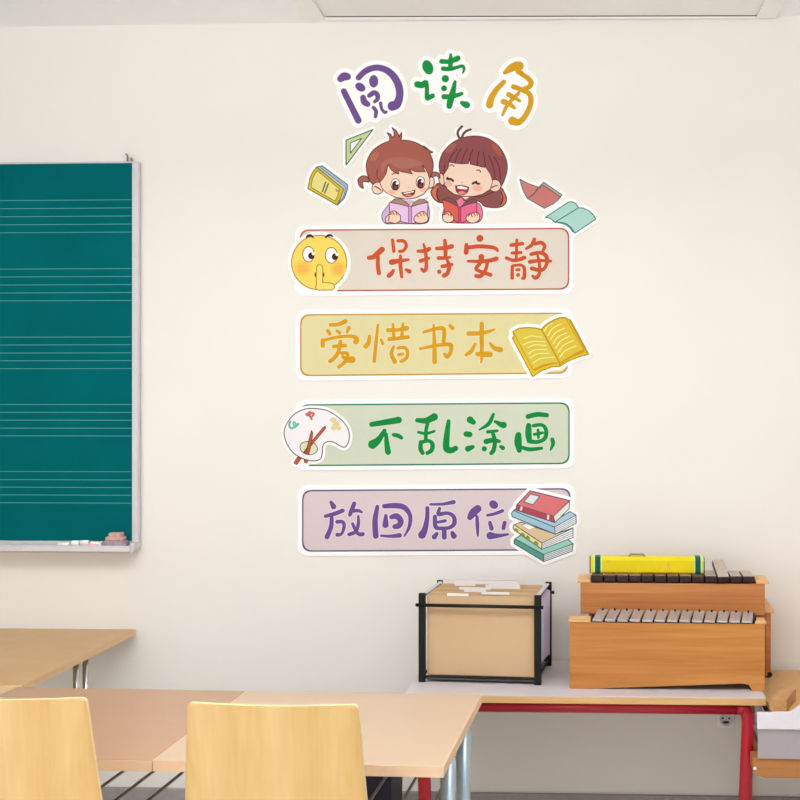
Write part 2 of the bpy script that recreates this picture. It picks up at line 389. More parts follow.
hl = f.P((165, 705), (180, 680), (205, 668), (228, 685), (246, 712), (235, 738), (200, 746), (172, 732), smooth=True)
hr = f.P((335, 720), (350, 690), (380, 680), (410, 672), (432, 690), (430, 725), (400, 748), (360, 746), smooth=True)
SH2 = [low, head, el, er, face, body, bl, br, hl, hr]
s = Sticker('children_sticker', 'large cutout sticker of two cartoon children side by side reading open books', 436, 178, thick=.0022); s.h = .35
s.paper(SH1 + SH2 + [f.P((290, 130), (280, 80), (340, 85))], 3.7)
fig = s.art('child_figure', SH2, None, line=LN, lw=.3)
hb = s.art('back_hair', [low], (146, 84, 82), fig, line=LN, lw=.4, extra=[([f.P((84, 520), (112, 484), (140, 478), (120, 520), (128, 590), (100, 565))], (214, 116, 84)), ([f.P((582, 505), (612, 530), (627, 585), (600, 624), (575, 630), (600, 580))], (214, 116, 84)), ([f.L(4, (128, 500), (122, 545), (140, 590)), f.L(4, (588, 520), (604, 570), (585, 620))], LN)])
s.art('hair', [head] + stray, (148, 80, 82), fig, line=LN, lw=.4, extra=[([f.E(225, 205, 50, 20, -42)], (176, 98, 84)), ([f.E(560, 220, 60, 18, 52)], (176, 94, 78)),
      ([f.L(4, (270, 215), (230, 260), (212, 308)), f.L(4, (300, 210), (270, 260), (255, 312)), f.L(4, (345, 210), (318, 260), (302, 318)), f.L(4, (385, 215), (366, 260), (360, 300)), f.L(4, (430, 230), (418, 290), (420, 335)), f.L(4, (460, 235), (470, 290), (474, 340)), f.L(4, (500, 260), (530, 330), (548, 430)), f.L(4, (540, 270), (575, 340), (585, 430)), f.L(4, (180, 330), (175, 370), (182, 400))], (112, 50, 54))])
s.art('ear', [el], SKIN, fig, line=LN, lw=.4)
s.art('ear', [er], SKIN, fig, line=LN, lw=.4, extra=[([f.L(4, (520, 495), (540, 482), (565, 478))], LN)])
fc = s.art('face', [face], (253, 222, 202), fig, line=LN, lw=.35, extra=[([f.E(208, 465, 28, 22)], CHEEK), ([f.E(420, 495, 36, 24)], CHEEK), ([f.L(4, (215, 336), (232, 326), (248, 338)), f.L(4, (412, 368), (430, 364), (442, 380))], (130, 70, 56)), ([f.E(305, 456, 8, 4)], (232, 150, 130))])
s.art('eye', [f.L(8, (196, 428), (208, 432), (224, 430), (242, 444)), f.L(6, (200, 420), (212, 432))], (90, 40, 40), fig)
s.art('eye', [f.L(8, (384, 464), (402, 454), (416, 462), (430, 464)), f.L(6, (412, 448), (404, 460))], (90, 40, 40), fig)
s.art('mouth', [f.P((258, 480), (300, 476), (330, 482), (356, 492), (348, 522), (320, 545), (285, 540), (264, 518))], (168, 56, 60), fig, line=LN, lw=.35, extra=[([f.P((270, 484), (300, 481), (346, 494), (340, 506), (275, 500))], (255, 250, 246)), ([f.E(305, 530, 26, 12)], (240, 140, 136))])
s.art('shirt', [body], (238, 128, 160), fig, line=(140, 50, 70), lw=.4, extra=[([f.P((305, 560), (360, 560), (332, 580))], (252, 218, 200))])
bk = s.art('book', [bl], (226, 98, 84), fig, line=(128, 40, 54), lw=.4)
s.art('back_cover', [br], (240, 108, 150), fig, line=(128, 40, 54), lw=.4)
s.art('spine', [sp], (214, 74, 110), fig, line=(128, 40, 54), lw=.3)
s.art('pages', [f.P((170, 578), (205, 562), (245, 580), (275, 615), (276, 630), (220, 600)), f.P((300, 632), (330, 598), (375, 580), (412, 582), (414, 598), (350, 615))], (120, 88, 88), fig, line=(110, 46, 54), lw=.3, extra=[([f.P((265, 590), (300, 566), (325, 600), (292, 622))], (240, 128, 158))])
s.art('hand', [hl], SKIN, fig, line=LN, lw=.4, extra=[([f.L(4, (180, 690), (192, 682)), f.L(4, (200, 678), (212, 694)), f.L(4, (222, 684), (228, 700))], (170, 90, 74))])
s.art('hand', [hr], SKIN, fig, line=LN, lw=.4, extra=[([f.L(4, (352, 700), (362, 690)), f.L(4, (374, 686), (380, 704)), f.L(4, (394, 680), (402, 700)), f.L(4, (414, 678), (418, 694))], (170, 90, 74))])

draw_child_one(s)

# ---- the four signs
def sign(name, label, quad, fill, line, glyphs, gcol, halo, thick=.003, group='reading corner rule signs'):
    u = (quad[0][0] + quad[2][0]) / 2; v = (quad[0][1] + quad[2][1]) / 2
    s = Sticker(name, label, u, v, thick=thick, group=group)
    bm = bmesh.new(); ngon(bm, rrect(grow_quad(quad, 5.0), 11), s.to3(s.y), 1)
    part('paper', bm, mat('sticker_paper', (253, 253, 253), rough=.5, spec=.2, noise=.004, nscale=30), s.root); s.y += s.step
    bm = bmesh.new(); ngon(bm, rrect(grow_quad(quad, .75), 10), s.to3(s.y), 0); part('border', bm, ink(line), s.root); s.y += s.step
    bm = bmesh.new(); ngon(bm, rrect(grow_quad(quad, -.7), 9.4), s.to3(s.y), 0); part('panel', bm, ink(fill), s.root); s.y += s.step
    for g in glyphs:
        y0 = s.y; c = s.art('character', g, None, extra=[])if False else None
        bm = bmesh.new(); ms = [ink(halo), ink(gcol)]
        trace(g, .8, .45, bm, s.to3(y0), mi=0); trace(g, 0.02, .4, bm, s.to3(y0 + s.step), mi=1)
        part('character', bm, ms, s.root)
    s.y += 2 * s.step; s.h = .35
    return s
f = Frame(360, 235, 8)
bao = [f.S((72, 183, 17), (105, 178, 19), (135, 155, 22), (177, 117, 23)), f.S((146, 180, 15), (144, 240, 16), (153, 306, 17)), f.S((262, 42, 14), (272, 130, 14)),
       f.S((305, 48, 13), (352, 50, 14), (372, 88, 14), (348, 126, 13), (318, 132, 13)), f.S((255, 218, 23), (320, 207, 17), (388, 199, 11)),
       f.S((325, 168, 12), (325, 250, 16), (335, 335, 13)), f.S((268, 285, 13), (250, 312, 18), (232, 326, 18)), f.S((370, 278, 12), (396, 292, 19))]
chi = [f.S((510, 74, 9), (525, 130, 14), (531, 210, 14), (530, 268, 15), (512, 290, 14), (494, 272, 12)), f.S((465, 130, 13), (520, 128, 17), (555, 112, 17)), f.S((485, 208, 16), (552, 187, 12)),
       f.S((680, 45, 14), (685, 110, 17), (685, 180, 15)), f.S((615, 108, 15), (680, 105, 17), (735, 92, 19)), f.S((630, 185, 16), (690, 185, 14), (722, 178, 10)),
       f.S((700, 205, 12), (715, 250, 17), (700, 308, 17), (672, 325, 18)), f.S((660, 252, 16), (735, 237, 14)), f.S((635, 295, 18))]
f = Frame(460, 235, 8)
an = [f.S((160, 28, 28)), f.S((52, 80, 16), (50, 140, 20)), f.S((65, 102, 16), (150, 92, 17), (250, 98, 16), (290, 112, 14), (302, 128, 10)), f.S((65, 210, 11), (160, 212, 15), (240, 205, 17), (292, 190, 18)),
      f.S((172, 175, 23), (165, 220, 16), (128, 270, 14), (165, 292, 15), (245, 320, 16)), f.S((218, 225, 14), (205, 280, 14), (168, 328, 17), (130, 328, 16))]
jing = [f.S((455, 40, 12), (452, 130, 12), (450, 190, 12)), f.S((410, 82, 15), (500, 70, 15)), f.S((418, 145, 13), (488, 142, 13)), f.S((372, 185, 14), (440, 205, 15), (515, 182, 17)),
        f.S((420, 250, 14), (418, 300, 14), (418, 345, 15)), f.S((430, 245, 12), (490, 242, 12), (515, 270, 14), (515, 338, 15), (500, 348, 12)), f.S((454, 280, 12), (474, 278, 12)), f.S((465, 320, 16)),
        f.S((595, 35, 15), (575, 80, 15), (530, 110, 11)), f.S((600, 72, 14), (650, 62, 16), (678, 90, 14), (665, 125, 13)), f.S((570, 155, 15), (640, 142, 15), (690, 170, 17), (695, 230, 14), (655, 282, 15), (575, 268, 17)),
        f.S((560, 215, 17), (640, 205, 13), (725, 210, 13)), f.S((620, 160, 10), (635, 230, 13), (635, 310, 15), (607, 345, 15), (583, 330, 13))]
s = sign('rule_sign', 'orange lettered wall sign with a round yellow shushing face at its left end', [(300.5, 230.3), (568.6, 228.6), (568.6, 289), (300.5, 291)], (231, 221, 207), (192, 92, 70), [bao, chi, an, jing], (208, 84, 46), (242, 226, 206))
f = Frame(285, 225, 800 / 70)
fr, fg = f.E(393, 430, 314, 310), [f.S((400, 490, 34), (398, 600, 36), (398, 706, 36)), f.S((395, 706, 40), (470, 702, 42), (530, 706, 38))]
s.paper([fr, f.E(215, 705, 60, 36)] + fg, 3.9, s.root, name='face_backing', lift=.0006)
fo = s.art('face', [fr], (253, 224, 104), line=(186, 136, 52), lw=.55, extra=[([f.E(205, 495, 115, 95)], (253, 214, 96)), ([f.E(605, 500, 95, 100)], (253, 214, 96)), ([f.E(205, 497, 85, 68)], (252, 200, 90)), ([f.E(612, 502, 70, 72)], (252, 200, 90)), ([f.E(205, 498, 52, 42)], (250, 188, 86)), ([f.E(618, 504, 44, 46)], (250, 188, 86))])
for (cx, cy, rx, ry), (qx, qy), (wx, wy) in (((272, 336, 64, 86), (304, 354), (328, 330)), ((533, 348, 68, 88), (574, 364), (598, 338))):
    s.art('eye', [f.E(cx, cy, rx, ry)], (253, 248, 246), fo, line=(150, 108, 44), lw=.45, extra=[([f.E(qx, qy, 36, 38)], (74, 26, 22)), ([f.E(wx, wy, 18, 18)], (253, 248, 246))])
s.art('eyebrow', [f.S((248, 140, 9), (265, 125, 13), (290, 120, 14), (312, 130, 12), (326, 146, 8))], (60, 28, 20), fo)
s.art('eyebrow', [f.S((468, 146, 8), (484, 128, 12), (510, 118, 14), (532, 122, 12), (546, 134, 8))], (60, 28, 20), fo)
s.art('mouth', [f.E(398, 570, 57, 46)], (86, 46, 14), fo)
s.art('finger', fg, (253, 228, 118), line=(190, 142, 52), lw=.5)

f = Frame(315, 315, 8)
ai = [f.S((125, 80, 14), (190, 75, 16), (245, 50, 18)), f.S((105, 128, 16), (120, 152, 14)), f.S((178, 128, 13), (200, 145, 13)), f.S((272, 104, 17), (258, 138, 12)), f.S((62, 202, 16), (64, 246, 18)),
      f.S((65, 205, 12), (180, 178, 13), (290, 170, 14), (335, 190, 20), (328, 215, 22)), f.S((150, 252, 14), (210, 247, 15), (245, 246, 15)), f.S((205, 212, 16), (190, 290, 16), (155, 345, 16), (122, 370, 16)),
      f.S((215, 305, 14), (262, 310, 14), (246, 368, 16), (192, 416, 14)), f.S((225, 335, 14), (265, 360, 20), (298, 357, 29))]
xi = [f.S((437, 170, 13), (430, 220, 18), (408, 250, 20)), f.S((505, 80, 11), (490, 220, 14), (475, 370, 15)), f.S((530, 197, 10), (543, 228, 14)), f.S((585, 122, 17), (660, 120, 14), (735, 106, 19)), f.S((595, 195, 16), (680, 185, 15), (745, 178, 16)),
      f.S((625, 75, 11), (632, 180, 14)), f.S((705, 70, 12), (695, 180, 14)), f.S((630, 255, 12), (612, 312, 16), (640, 374, 18)), f.S((665, 265, 13), (720, 262, 14), (742, 300, 14), (730, 348, 14), (690, 372, 14)), f.S((672, 318, 14), (703, 313, 13))]
f = Frame(410, 315, 8)
shu = [f.S((110, 138, 12), (190, 115, 14), (255, 105, 17), (275, 130, 17), (270, 213, 16)), f.S((190, 78, 9), (195, 200, 15), (198, 375, 19)), f.S((82, 270, 12), (190, 248, 14), (295, 235, 16), (330, 245, 18), (325, 300, 16), (300, 333, 17), (278, 315, 14)), f.S((322, 86, 15), (340, 105, 17))]
ben = [f.S((575, 70, 17), (575, 200, 18), (575, 330, 13), (570, 380, 8)), f.S((468, 150, 18), (570, 145, 17), (640, 130, 13), (680, 112, 6)), f.S((522, 232, 12), (490, 290, 17), (450, 318, 14)), f.S((640, 225, 11), (675, 265, 18), (725, 278, 22)), f.S((540, 312, 18), (600, 315, 23), (640, 315, 23))]
s = sign('rule_sign', 'yellow lettered wall sign with a golden open book at its right end', [(301, 315), (567.5, 313.3), (567.5, 373), (301, 375.6)], (230, 221, 168), (208, 150, 40), [ai, xi, shu, ben], (219, 160, 20), (240, 228, 180))
f = Frame(505, 305, 800 / 95)
lc = f.P((62, 278), (78, 260), (66, 226), (120, 196), (200, 190), (260, 194), (305, 206), (462, 492), (460, 517), (400, 520), (310, 552), (234, 603))
rc = f.P((305, 206), (345, 165), (410, 126), (470, 106), (515, 108), (530, 122), (550, 124), (706, 416), (640, 430), (540, 470), (460, 517), (462, 492))
lpg = f.P((70, 226), (120, 200), (200, 194), (260, 198), (305, 210), (458, 488), (400, 488), (320, 504), (238, 545))
rpg = f.P((312, 206), (350, 170), (410, 132), (470, 112), (512, 114), (664, 378), (610, 400), (540, 440), (464, 490))
s.paper([lc, rc], 3.7, s.root, name='book_backing', lift=.0006)
bk = s.art('book', [lc, rc], (232, 196, 36), line=(186, 136, 22), lw=.5)
lines = []
for k, (x0, y0, x1, y1) in enumerate(((165, 282, 312, 272), (150, 338, 338, 310), (195, 360, 345, 342), (200, 408, 352, 378), (216, 446, 372, 408), (236, 490, 412, 440))):
    lines.append(f.L(4.5, (x0, y0), ((x0 + x1) / 2 - 20, (y0 + y1) / 2 - 16), (x1, y1)))
s.art('left_page', [lpg], (224, 202, 70), bk, line=(196, 148, 26), lw=.35, extra=[(lines, (243, 232, 150)), ([f.P((240, 545), (320, 506), (400, 490), (452, 490), (400, 500), (320, 522), (242, 560))], (210, 160, 30))])
lines = []
for k, (x0, y0, x1, y1) in enumerate(((330, 222, 400, 155), (362, 258, 470, 160), (385, 290, 500, 196), (405, 326, 520, 235), (428, 366, 545, 262), (448, 400, 575, 300), (462, 440, 600, 345))):
    lines.append(f.L(4.5, (x0, y0), (x0 + (x1 - x0) * .35, y0 + (y1 - y0) * .6), (x1, y1)))
s.art('right_page', [rpg], (226, 196, 58), bk, line=(196, 148, 26), lw=.35, extra=[(lines, (246, 234, 160)), ([f.P((466, 490), (540, 442), (610, 402), (664, 380), (668, 396), (560, 440), (470, 500))], (212, 156, 30)), ([f.L(5, (540, 122), (690, 405))], (196, 146, 30))])

f = Frame(365, 405, 8)
bu = [f.S((55, 155, 20), (180, 135, 24), (270, 120, 27)), f.S((158, 205, 16), (110, 278, 26), (62, 315, 36)), f.S((170, 232, 13), (175, 300, 20), (186, 375, 24)), f.S((230, 238, 15), (265, 245, 18), (293, 262, 15))]
luan = [f.S((420, 122, 18), (490, 125, 24), (555, 95, 30)), f.S((502, 150, 15), (490, 200, 15), (487, 290, 15)), f.S((430, 218, 12), (490, 228, 12), (555, 210, 11)), f.S((448, 297, 17), (446, 350, 19), (462, 383, 17)),
        f.S((450, 298, 16), (510, 286, 14), (540, 312, 18), (535, 360, 18), (500, 384, 16)), f.S((670, 130, 16), (655, 250, 24), (652, 345, 27), (690, 363, 24), (726, 346, 21))]
f = Frame(460, 405, 8)
tu = [f.S((82, 118, 28), (108, 138, 20)), f.S((50, 232, 22), (78, 235, 22)), f.S((65, 350, 24), (103, 335, 16)), f.S((268, 74, 12), (230, 150, 17), (155, 198, 7)), f.S((282, 132, 12), (330, 156, 22), (350, 160, 26)), f.S((222, 215, 14), (298, 206, 12)),
      f.S((262, 220, 15), (280, 290, 17), (270, 358, 18), (250, 386, 16)), f.S((210, 292, 22), (270, 280, 18), (315, 291, 14)), f.S((195, 350, 21)), f.S((327, 333, 14), (343, 343, 18))]
hua = [f.S((545, 92, 20), (620, 75, 20), (695, 82, 18)), f.S((550, 165, 22), (548, 230, 26), (555, 285, 22)), f.S((590, 165, 15), (658, 160, 14), (690, 205, 16), (678, 268, 17), (620, 295, 16), (560, 290, 18)), f.S((595, 235, 12), (660, 222, 12)), f.S((625, 200, 12), (628, 260, 11)),
       f.S((468, 240, 24), (465, 300, 30), (475, 363, 20)), f.S((490, 337, 14), (560, 355, 17), (655, 345, 12)), f.S((738, 275, 16), (745, 310, 16), (725, 358, 8))]
s = sign('rule_sign', "green lettered wall sign with a white painter's palette at its left end", [(300.5, 405), (569, 403), (569, 463.4), (300.5, 465.5)], (213, 221, 200), (30, 128, 76), [bu, luan, tu, hua], (8, 140, 62), (206, 232, 202))
f = Frame(280, 395, 10)
pal = f.P((330, 135), (430, 145), (500, 168), (570, 212), (650, 285), (692, 370), (690, 460), (665, 508), (640, 522), (600, 506), (550, 475), (500, 463), (455, 475), (430, 510), (425, 570), (412, 630), (370, 654), (300, 655), (220, 630), (130, 570), (65, 470), (45, 370), (75, 280), (150, 190), (240, 145), smooth=True)
b1 = f.P((430, 330), (455, 310), (458, 335), (310, 510), (265, 590), (240, 572), (290, 500)); b1b = f.P((180, 618), (218, 632), (170, 695), (142, 678)); b2 = f.P((318, 355), (330, 380), (320, 470), (292, 590), (262, 590), (285, 480), (308, 385)); b2b = f.P((246, 642), (280, 648), (274, 680), (246, 672))
s.paper([pal, b1b, b2b], 3.0, s.root, name='palette_backing', lift=.0006)
po = s.art('palette', [pal], (237, 235, 238), line=(98, 66, 54), lw=.5, extra=[([f.L(11, (105, 265), (95, 300), (110, 330), (150, 322), (185, 290)), f.L(8, (140, 268), (165, 290), (145, 305), (135, 285))], (112, 188, 176)), ([f.L(10, (262, 190), (285, 205), (310, 180), (300, 170), (280, 185)), f.L(10, (310, 180), (340, 185), (318, 218), (300, 208), (320, 242))], (204, 106, 98)), ([f.E(535, 250, 32, 26), f.E(565, 295, 34, 30), f.E(538, 328, 28, 24), f.E(590, 330, 24, 24)], (236, 214, 150))])
s.art('thumb_hole', [f.E(290, 530, 88, 64, 12)], (226, 228, 196), po, line=(98, 66, 54), lw=.4)
s.art('paintbrush', [b1, b1b], (206, 84, 62), line=(98, 44, 36), lw=.35); s.art('paintbrush', [b2, b2b], (184, 92, 54), line=(98, 44, 36), lw=.35)

f = Frame(315, 493, 8)
fang = [f.S((130, 74, 14), (150, 108, 22)), f.S((85, 185, 14), (160, 165, 17), (223, 140, 17)), f.S((135, 200, 16), (130, 270, 18), (98, 350, 20)), f.S((180, 230, 16), (222, 230, 14), (235, 265, 14), (215, 325, 12), (180, 333, 16)),
        f.S((315, 84, 17), (292, 145, 18), (280, 175, 14)), f.S((300, 145, 14), (345, 140, 14), (375, 152, 10)), f.S((348, 185, 10), (348, 250, 14), (325, 310, 15), (275, 330, 15)), f.S((302, 245, 12), (325, 295, 14), (352, 328, 15), (383, 328, 17))]
hui = [f.S((500, 110, 16), (482, 220, 22), (487, 343, 23)), f.S((555, 105, 18), (640, 100, 22), (715, 115, 22), (762, 180, 17), (755, 270, 14), (715, 345, 7)), f.S((568, 180, 14), (565, 255, 25)), f.S((612, 192, 18), (655, 185, 24), (688, 222, 23), (672, 260, 23), (640, 268, 20)), f.S((530, 340, 10), (600, 345, 13), (678, 338, 19))]
f = Frame(415, 493, 8)
yuan = [f.S((125, 90, 10), (220, 88, 12), (310, 72, 17)), f.S((100, 120, 16), (98, 200, 18), (80, 290, 24), (57, 335, 31)), f.S((198, 122, 12), (190, 168, 17), (260, 160, 14), (308, 185, 16), (316, 240, 18), (280, 275, 15), (205, 282, 15), (165, 268, 18), (160, 190, 17)), f.S((187, 232, 12), (243, 222, 13)),
        f.S((235, 285, 18), (235, 353, 20)), f.S((175, 325, 15), (156, 350, 21)), f.S((300, 320, 17), (312, 343, 23))]
wei = [f.S((503, 125, 30), (465, 158, 32), (440, 195, 22)), f.S((497, 190, 13), (500, 260, 15), (503, 340, 9)), f.E(630, 92, 38, 32, 40), f.S((580, 178, 11), (640, 165, 13), (700, 142, 14)), f.S((600, 237, 15), (613, 283, 18)), f.S((718, 237, 16), (708, 280, 16)), f.S((602, 340, 30), (660, 342, 18), (745, 330, 9))]
s = sign('rule_sign', 'purple lettered wall sign with a stack of four books at its right end', [(303, 490.6), (570, 488.8), (570, 549.6), (303, 551)], (225, 211, 214), (100, 78, 134), [fang, hui, yuan, wei], (112, 80, 150), (238, 226, 238))
f = Frame(505, 482, 800 / 85)
OL = (70, 94, 106)
b4 = dict(spine=f.P((95, 535), (365, 682), (365, 747), (88, 578), (86, 552)), top=f.P((95, 535), (150, 498), (350, 632), (590, 540), (640, 580), (365, 682)), pages=f.P((365, 682), (640, 582), (634, 648), (365, 747)))
b3 = dict(spine=f.P((88, 402), (350, 575), (345, 630), (80, 442), (76, 420)), top=f.P((88, 402), (150, 376), (470, 490), (640, 432), (350, 575)), pages=f.P((350, 574), (640, 434), (640, 520), (346, 632)))
b2 = dict(spine=f.P((80, 268), (468, 424), (474, 490), (70, 325), (62, 295)), top=f.P((80, 268), (110, 250), (460, 370), (610, 278), (668, 312), (468, 424)), pages=f.P((468, 424), (668, 312), (670, 385), (474, 490)))
b1 = dict(spine=f.P((112, 214), (458, 322), (470, 380), (104, 262)), top=f.P((238, 82), (610, 174), (458, 322), (112, 214)), pages=f.P((458, 322), (606, 180), (604, 250), (472, 378)))
s.paper([b[k] for b in (b1, b2, b3, b4) for k in b], 3.7, s.root, name='book_backing', lift=.0006)
def pl_(b, n):                              # thin page lines
    P = b['pages'][1]; return [('s', np.array([P[0] + (P[3] - P[0]) * t, P[1] + (P[2] - P[1]) * t]), np.array([.3, .3])) for t in [(i + 1) / (n + 1) for i in range(n)]]
for b, cs, n in ((b4, ((92, 164, 148), (160, 220, 204), (232, 240, 240)), 3), (b3, ((242, 234, 166), (230, 206, 164), (244, 244, 246)), 3), (b2, ((168, 206, 226), (182, 216, 236), (242, 246, 250)), 3), (b1, ((192, 72, 86), (228, 122, 130), (246, 242, 228)), 0)):
    bo = s.art('book', [b['top']], cs[1], line=OL, lw=.45)
    ex = []
    if b is b1: ex = [([f.P((150, 226), (168, 232), (158, 270), (142, 264))], (240, 236, 232)), ([f.P((398, 304), (418, 310), (414, 356), (396, 350))], (240, 236, 232))]
    if b is b3: ex = [([f.L(9, (95, 455), (98, 442), (118, 455), (115, 468)), f.L(9, (158, 494), (160, 484), (180, 495), (178, 506)), f.L(9, (205, 522), (208, 510), (226, 524), (224, 536)), f.L(9, (282, 575), (284, 562), (305, 576), (302, 590))], (150, 150, 70))]
    s.art('spine', [b['spine']], cs[0], bo, line=OL, lw=.45, extra=ex)
    s.art('pages', [b['pages']], cs[2], bo, line=OL, lw=.4, extra=[(pl_(b, n), (110, 130, 146))] if n else [])
    if b is b1: s.art('title_plate', [f.P((240, 114), (326, 134), (264, 212), (180, 186))], (232, 238, 244), bo, line=OL, lw=.4)
    if b is b3: s.art('title_plate', [f.P((160, 406), (200, 392), (284, 426), (228, 452))], (250, 250, 248), bo, line=(170, 160, 140), lw=.25)

# ------------------------------------------------------------------ the room
CEIL = W(200, 24).z
m_wall = mat('wall_paint', (237, 234, 228), rough=.9, spec=.1, noise=.012, nscale=2.2, bump=.05)
bm = bmesh.new(); box(bm, -4, 3.2, 0, .12, 0, CEIL); struct('wall_back', bm, m_wall)
bm = bmesh.new(); box(bm, -4, 3.2, -6.5, .12, -.1, 0); struct('floor', bm, mat('floor_vinyl', (204, 200, 192), rough=.6, noise=.18, nscale=90))
bm = bmesh.new(); box(bm, -4, 3.2, -6.5, .12, CEIL, CEIL + .1); struct('ceiling', bm, mat('ceiling_paint', (252, 253, 255), rough=.9, spec=.1, noise=.01, nscale=3))
zb = W(600, 793.5).z
bm = bmesh.new(); box(bm, -4, 3.2, -.015, 0, 0, zb, bev=.003); struct('baseboard_back', bm, mat('grey_baseboard', (158, 152, 150), rough=.55, noise=.06, nscale=60))

# framed panel in the ceiling
a = T(318, 23.5, CEIL); b = T(782, 20.5, CEIL)
x0, x1, yb, yf = a.x, b.x, -.037, -1.6
p = thing('ceiling_panel', 'large flat white panel with a thin frame set in the ceiling', 'ceiling panel', ((x0 + x1) / 2, (yb + yf) / 2, CEIL), .036)
hx, hy = (x1 - x0) / 2, (yb - yf) / 2
m_pan = mat('panel_white', (244, 243, 240), rough=.7, noise=.01, nscale=5); m_fr = mat('panel_frame', (250, 249, 246), rough=.6, noise=.01)
bm = bmesh.new(); box(bm, -hx + .075, hx - .075, -hy + .05, hy - .014, -.004, 0); part('panel', bm, m_pan, p)
bm = bmesh.new()
for q in ((-hx, -hx + .07, -hy, hy), (hx - .07, hx, -hy, hy), (-hx + .07, hx - .07, hy - .009, hy), (-hx + .07, hx - .07, -hy, -hy + .045)): box(bm, *q, -.012, 0, bev=.003)
part('frame', bm, m_fr, p)
bm = bmesh.new(); box(bm, -hx + .075, hx - .072, hy - .0135, hy - .0095, -.006, 0); part('gap_shade', bm, mat('gap_grey', (70, 70, 74), rough=.7, noise=.05), p)  # dark strip paints the shade inside the gap at the panel's wall edge

# wall socket
a = W(717.5, 710.5); b = W(734, 727); w = (b.x - a.x); c = Vector(((a.x + b.x) / 2, 0, (a.z + b.z) / 2)); hw = w / 2
p = thing('wall_socket', 'small white electrical socket on the wall below the red-framed table', 'socket', c)
m_soc = mat('socket_white', (244, 242, 244), rough=.35, noise=.01)
bm = bmesh.new(); box(bm, -hw, hw, -.009, -.0002, -hw, hw, bev=.003); part('plate', bm, m_soc, p)
bm = bmesh.new(); lathe(bm, [(hw * .78, .006), (hw * .78, .013), (hw * .66, .0135), (hw * .62, .0092), (hw * .6, .0091)], 32, Matrix.Rotation(PI / 2, 4, 'X')); part('well', bm, mat('socket_grey', (206, 204, 210), rough=.4, noise=.02), p)
bm = bmesh.new()
for sx in (-1, 1): lathe(bm, [(.0035, .0088), (.0035, .0098)], 12, Matrix.Translation((sx * .011, 0, .004)) @ Matrix.Rotation(PI / 2, 4, 'X'))
lathe(bm, [(.012, .0088), (.012, .0097)], 14, Matrix.Translation((0, 0, -.01)) @ Matrix.Rotation(PI / 2, 4, 'X') @ Matrix.Scale(.4, 4, (0, 1, 0)))
part('contact_hole', bm, mat('socket_dark', (58, 56, 62), rough=.5, noise=.02), p)

# ------------------------------------------------------------------ music board
tr, brd = W(132.2, 163, -.02), W(132.2, 541, -.02)
xr, zt, zbm = tr.x, tr.z, brd.z; xl = xr - 1.9; fw = W(138.6, 300, -.025).x - xr
p = thing('music_board', 'teal chalkboard with ruled music staves at the left of the wall', 'chalkboard', (xr, 0, zbm))
m_teal = mat('chalkboard_teal', (0, 99, 103), rough=.7, spec=.03, noise=.08, nscale=3.5); m_line = mat('stave_line', (66, 142, 146), rough=.7, noise=.03)
m_alu = mat('frame_aluminium', (206, 204, 208), rough=.4, metal=.25, noise=.02)
bm = bmesh.new(); box(bm, xl - xr, 0, -.019, -.001, 0, zt - zbm)
for g in ((199.7, 207.8, 215.9, 224, 232), (268.5, 276.4, 284.5, 292.5, 300.4), (336.9, 344.7, 352.8, 360.6, 368.5), (404.5, 412.4, 420.3, 428.2, 436), (471.8, 480, 487.6, 495.3, 503.2)):
    for v in g:
        z = W(131, v, -.02).z - zbm; t = bmesh.new(); h2 = .0016
        vs = [t.verts.new(q) for q in ((xl - xr, -.0194, z - h2), (-.001, -.0194, z - h2), (-.001, -.0194, z + h2), (xl - xr, -.0194, z + h2))]; t.faces.new(vs); merge(bm, t, 1)
part('writing_surface', bm, [m_teal, m_line], p)
bm = bmesh.new(); box(bm, 0, fw, -.026, -.001, -.005, zt - zbm + .004, bev=.004); box(bm, xl - xr, .001, -.021, -.001, zt - zbm, zt - zbm + .006, bev=.001)
part('frame', bm, m_alu, p)
zt2 = W(100, 551.5, -.03).z - zbm
bm = bmesh.new(); prism(bm, [(-.001, -.001), (-.001, zt2 + .004), (-.012, zt2), (-.07, zt2), (-.075, zt2 + .006), (-.073, zt2 + .026), (-.068, zt2 + .026), (-.066, zt2 + .02), (-.02, zt2 + .02), (-.02, -.001)], 'x', xl - xr, fw - .012, bev=.0)
part('chalk_tray', bm, m_alu, p)
bm = bmesh.new(); prism(bm, [(fw - .0125, zt2), (fw - .004, zt2 + .003), (fw - .0005, zt2 + .012), (fw, -.002), (fw - .0125, -.002)], 'y', -.07, -.001); part('tray_end_cap', bm, mat('cap_grey', (214, 210, 210), rough=.5, noise=.02), p)
cz = zt - zbm
bm = bmesh.new(); tube(bm, [(-.02, -.012, cz + .003), (-.02, -.014, cz + .028), (-.026, -.01, cz + .034)], .0035, 8); tube(bm, [(-.005, -.012, cz + .003), (-.005, -.014, cz + .02)], .004, 8); part('corner_clip', bm, mat('clip_steel', (140, 136, 130), rough=.4, metal=.5, noise=.03), p)
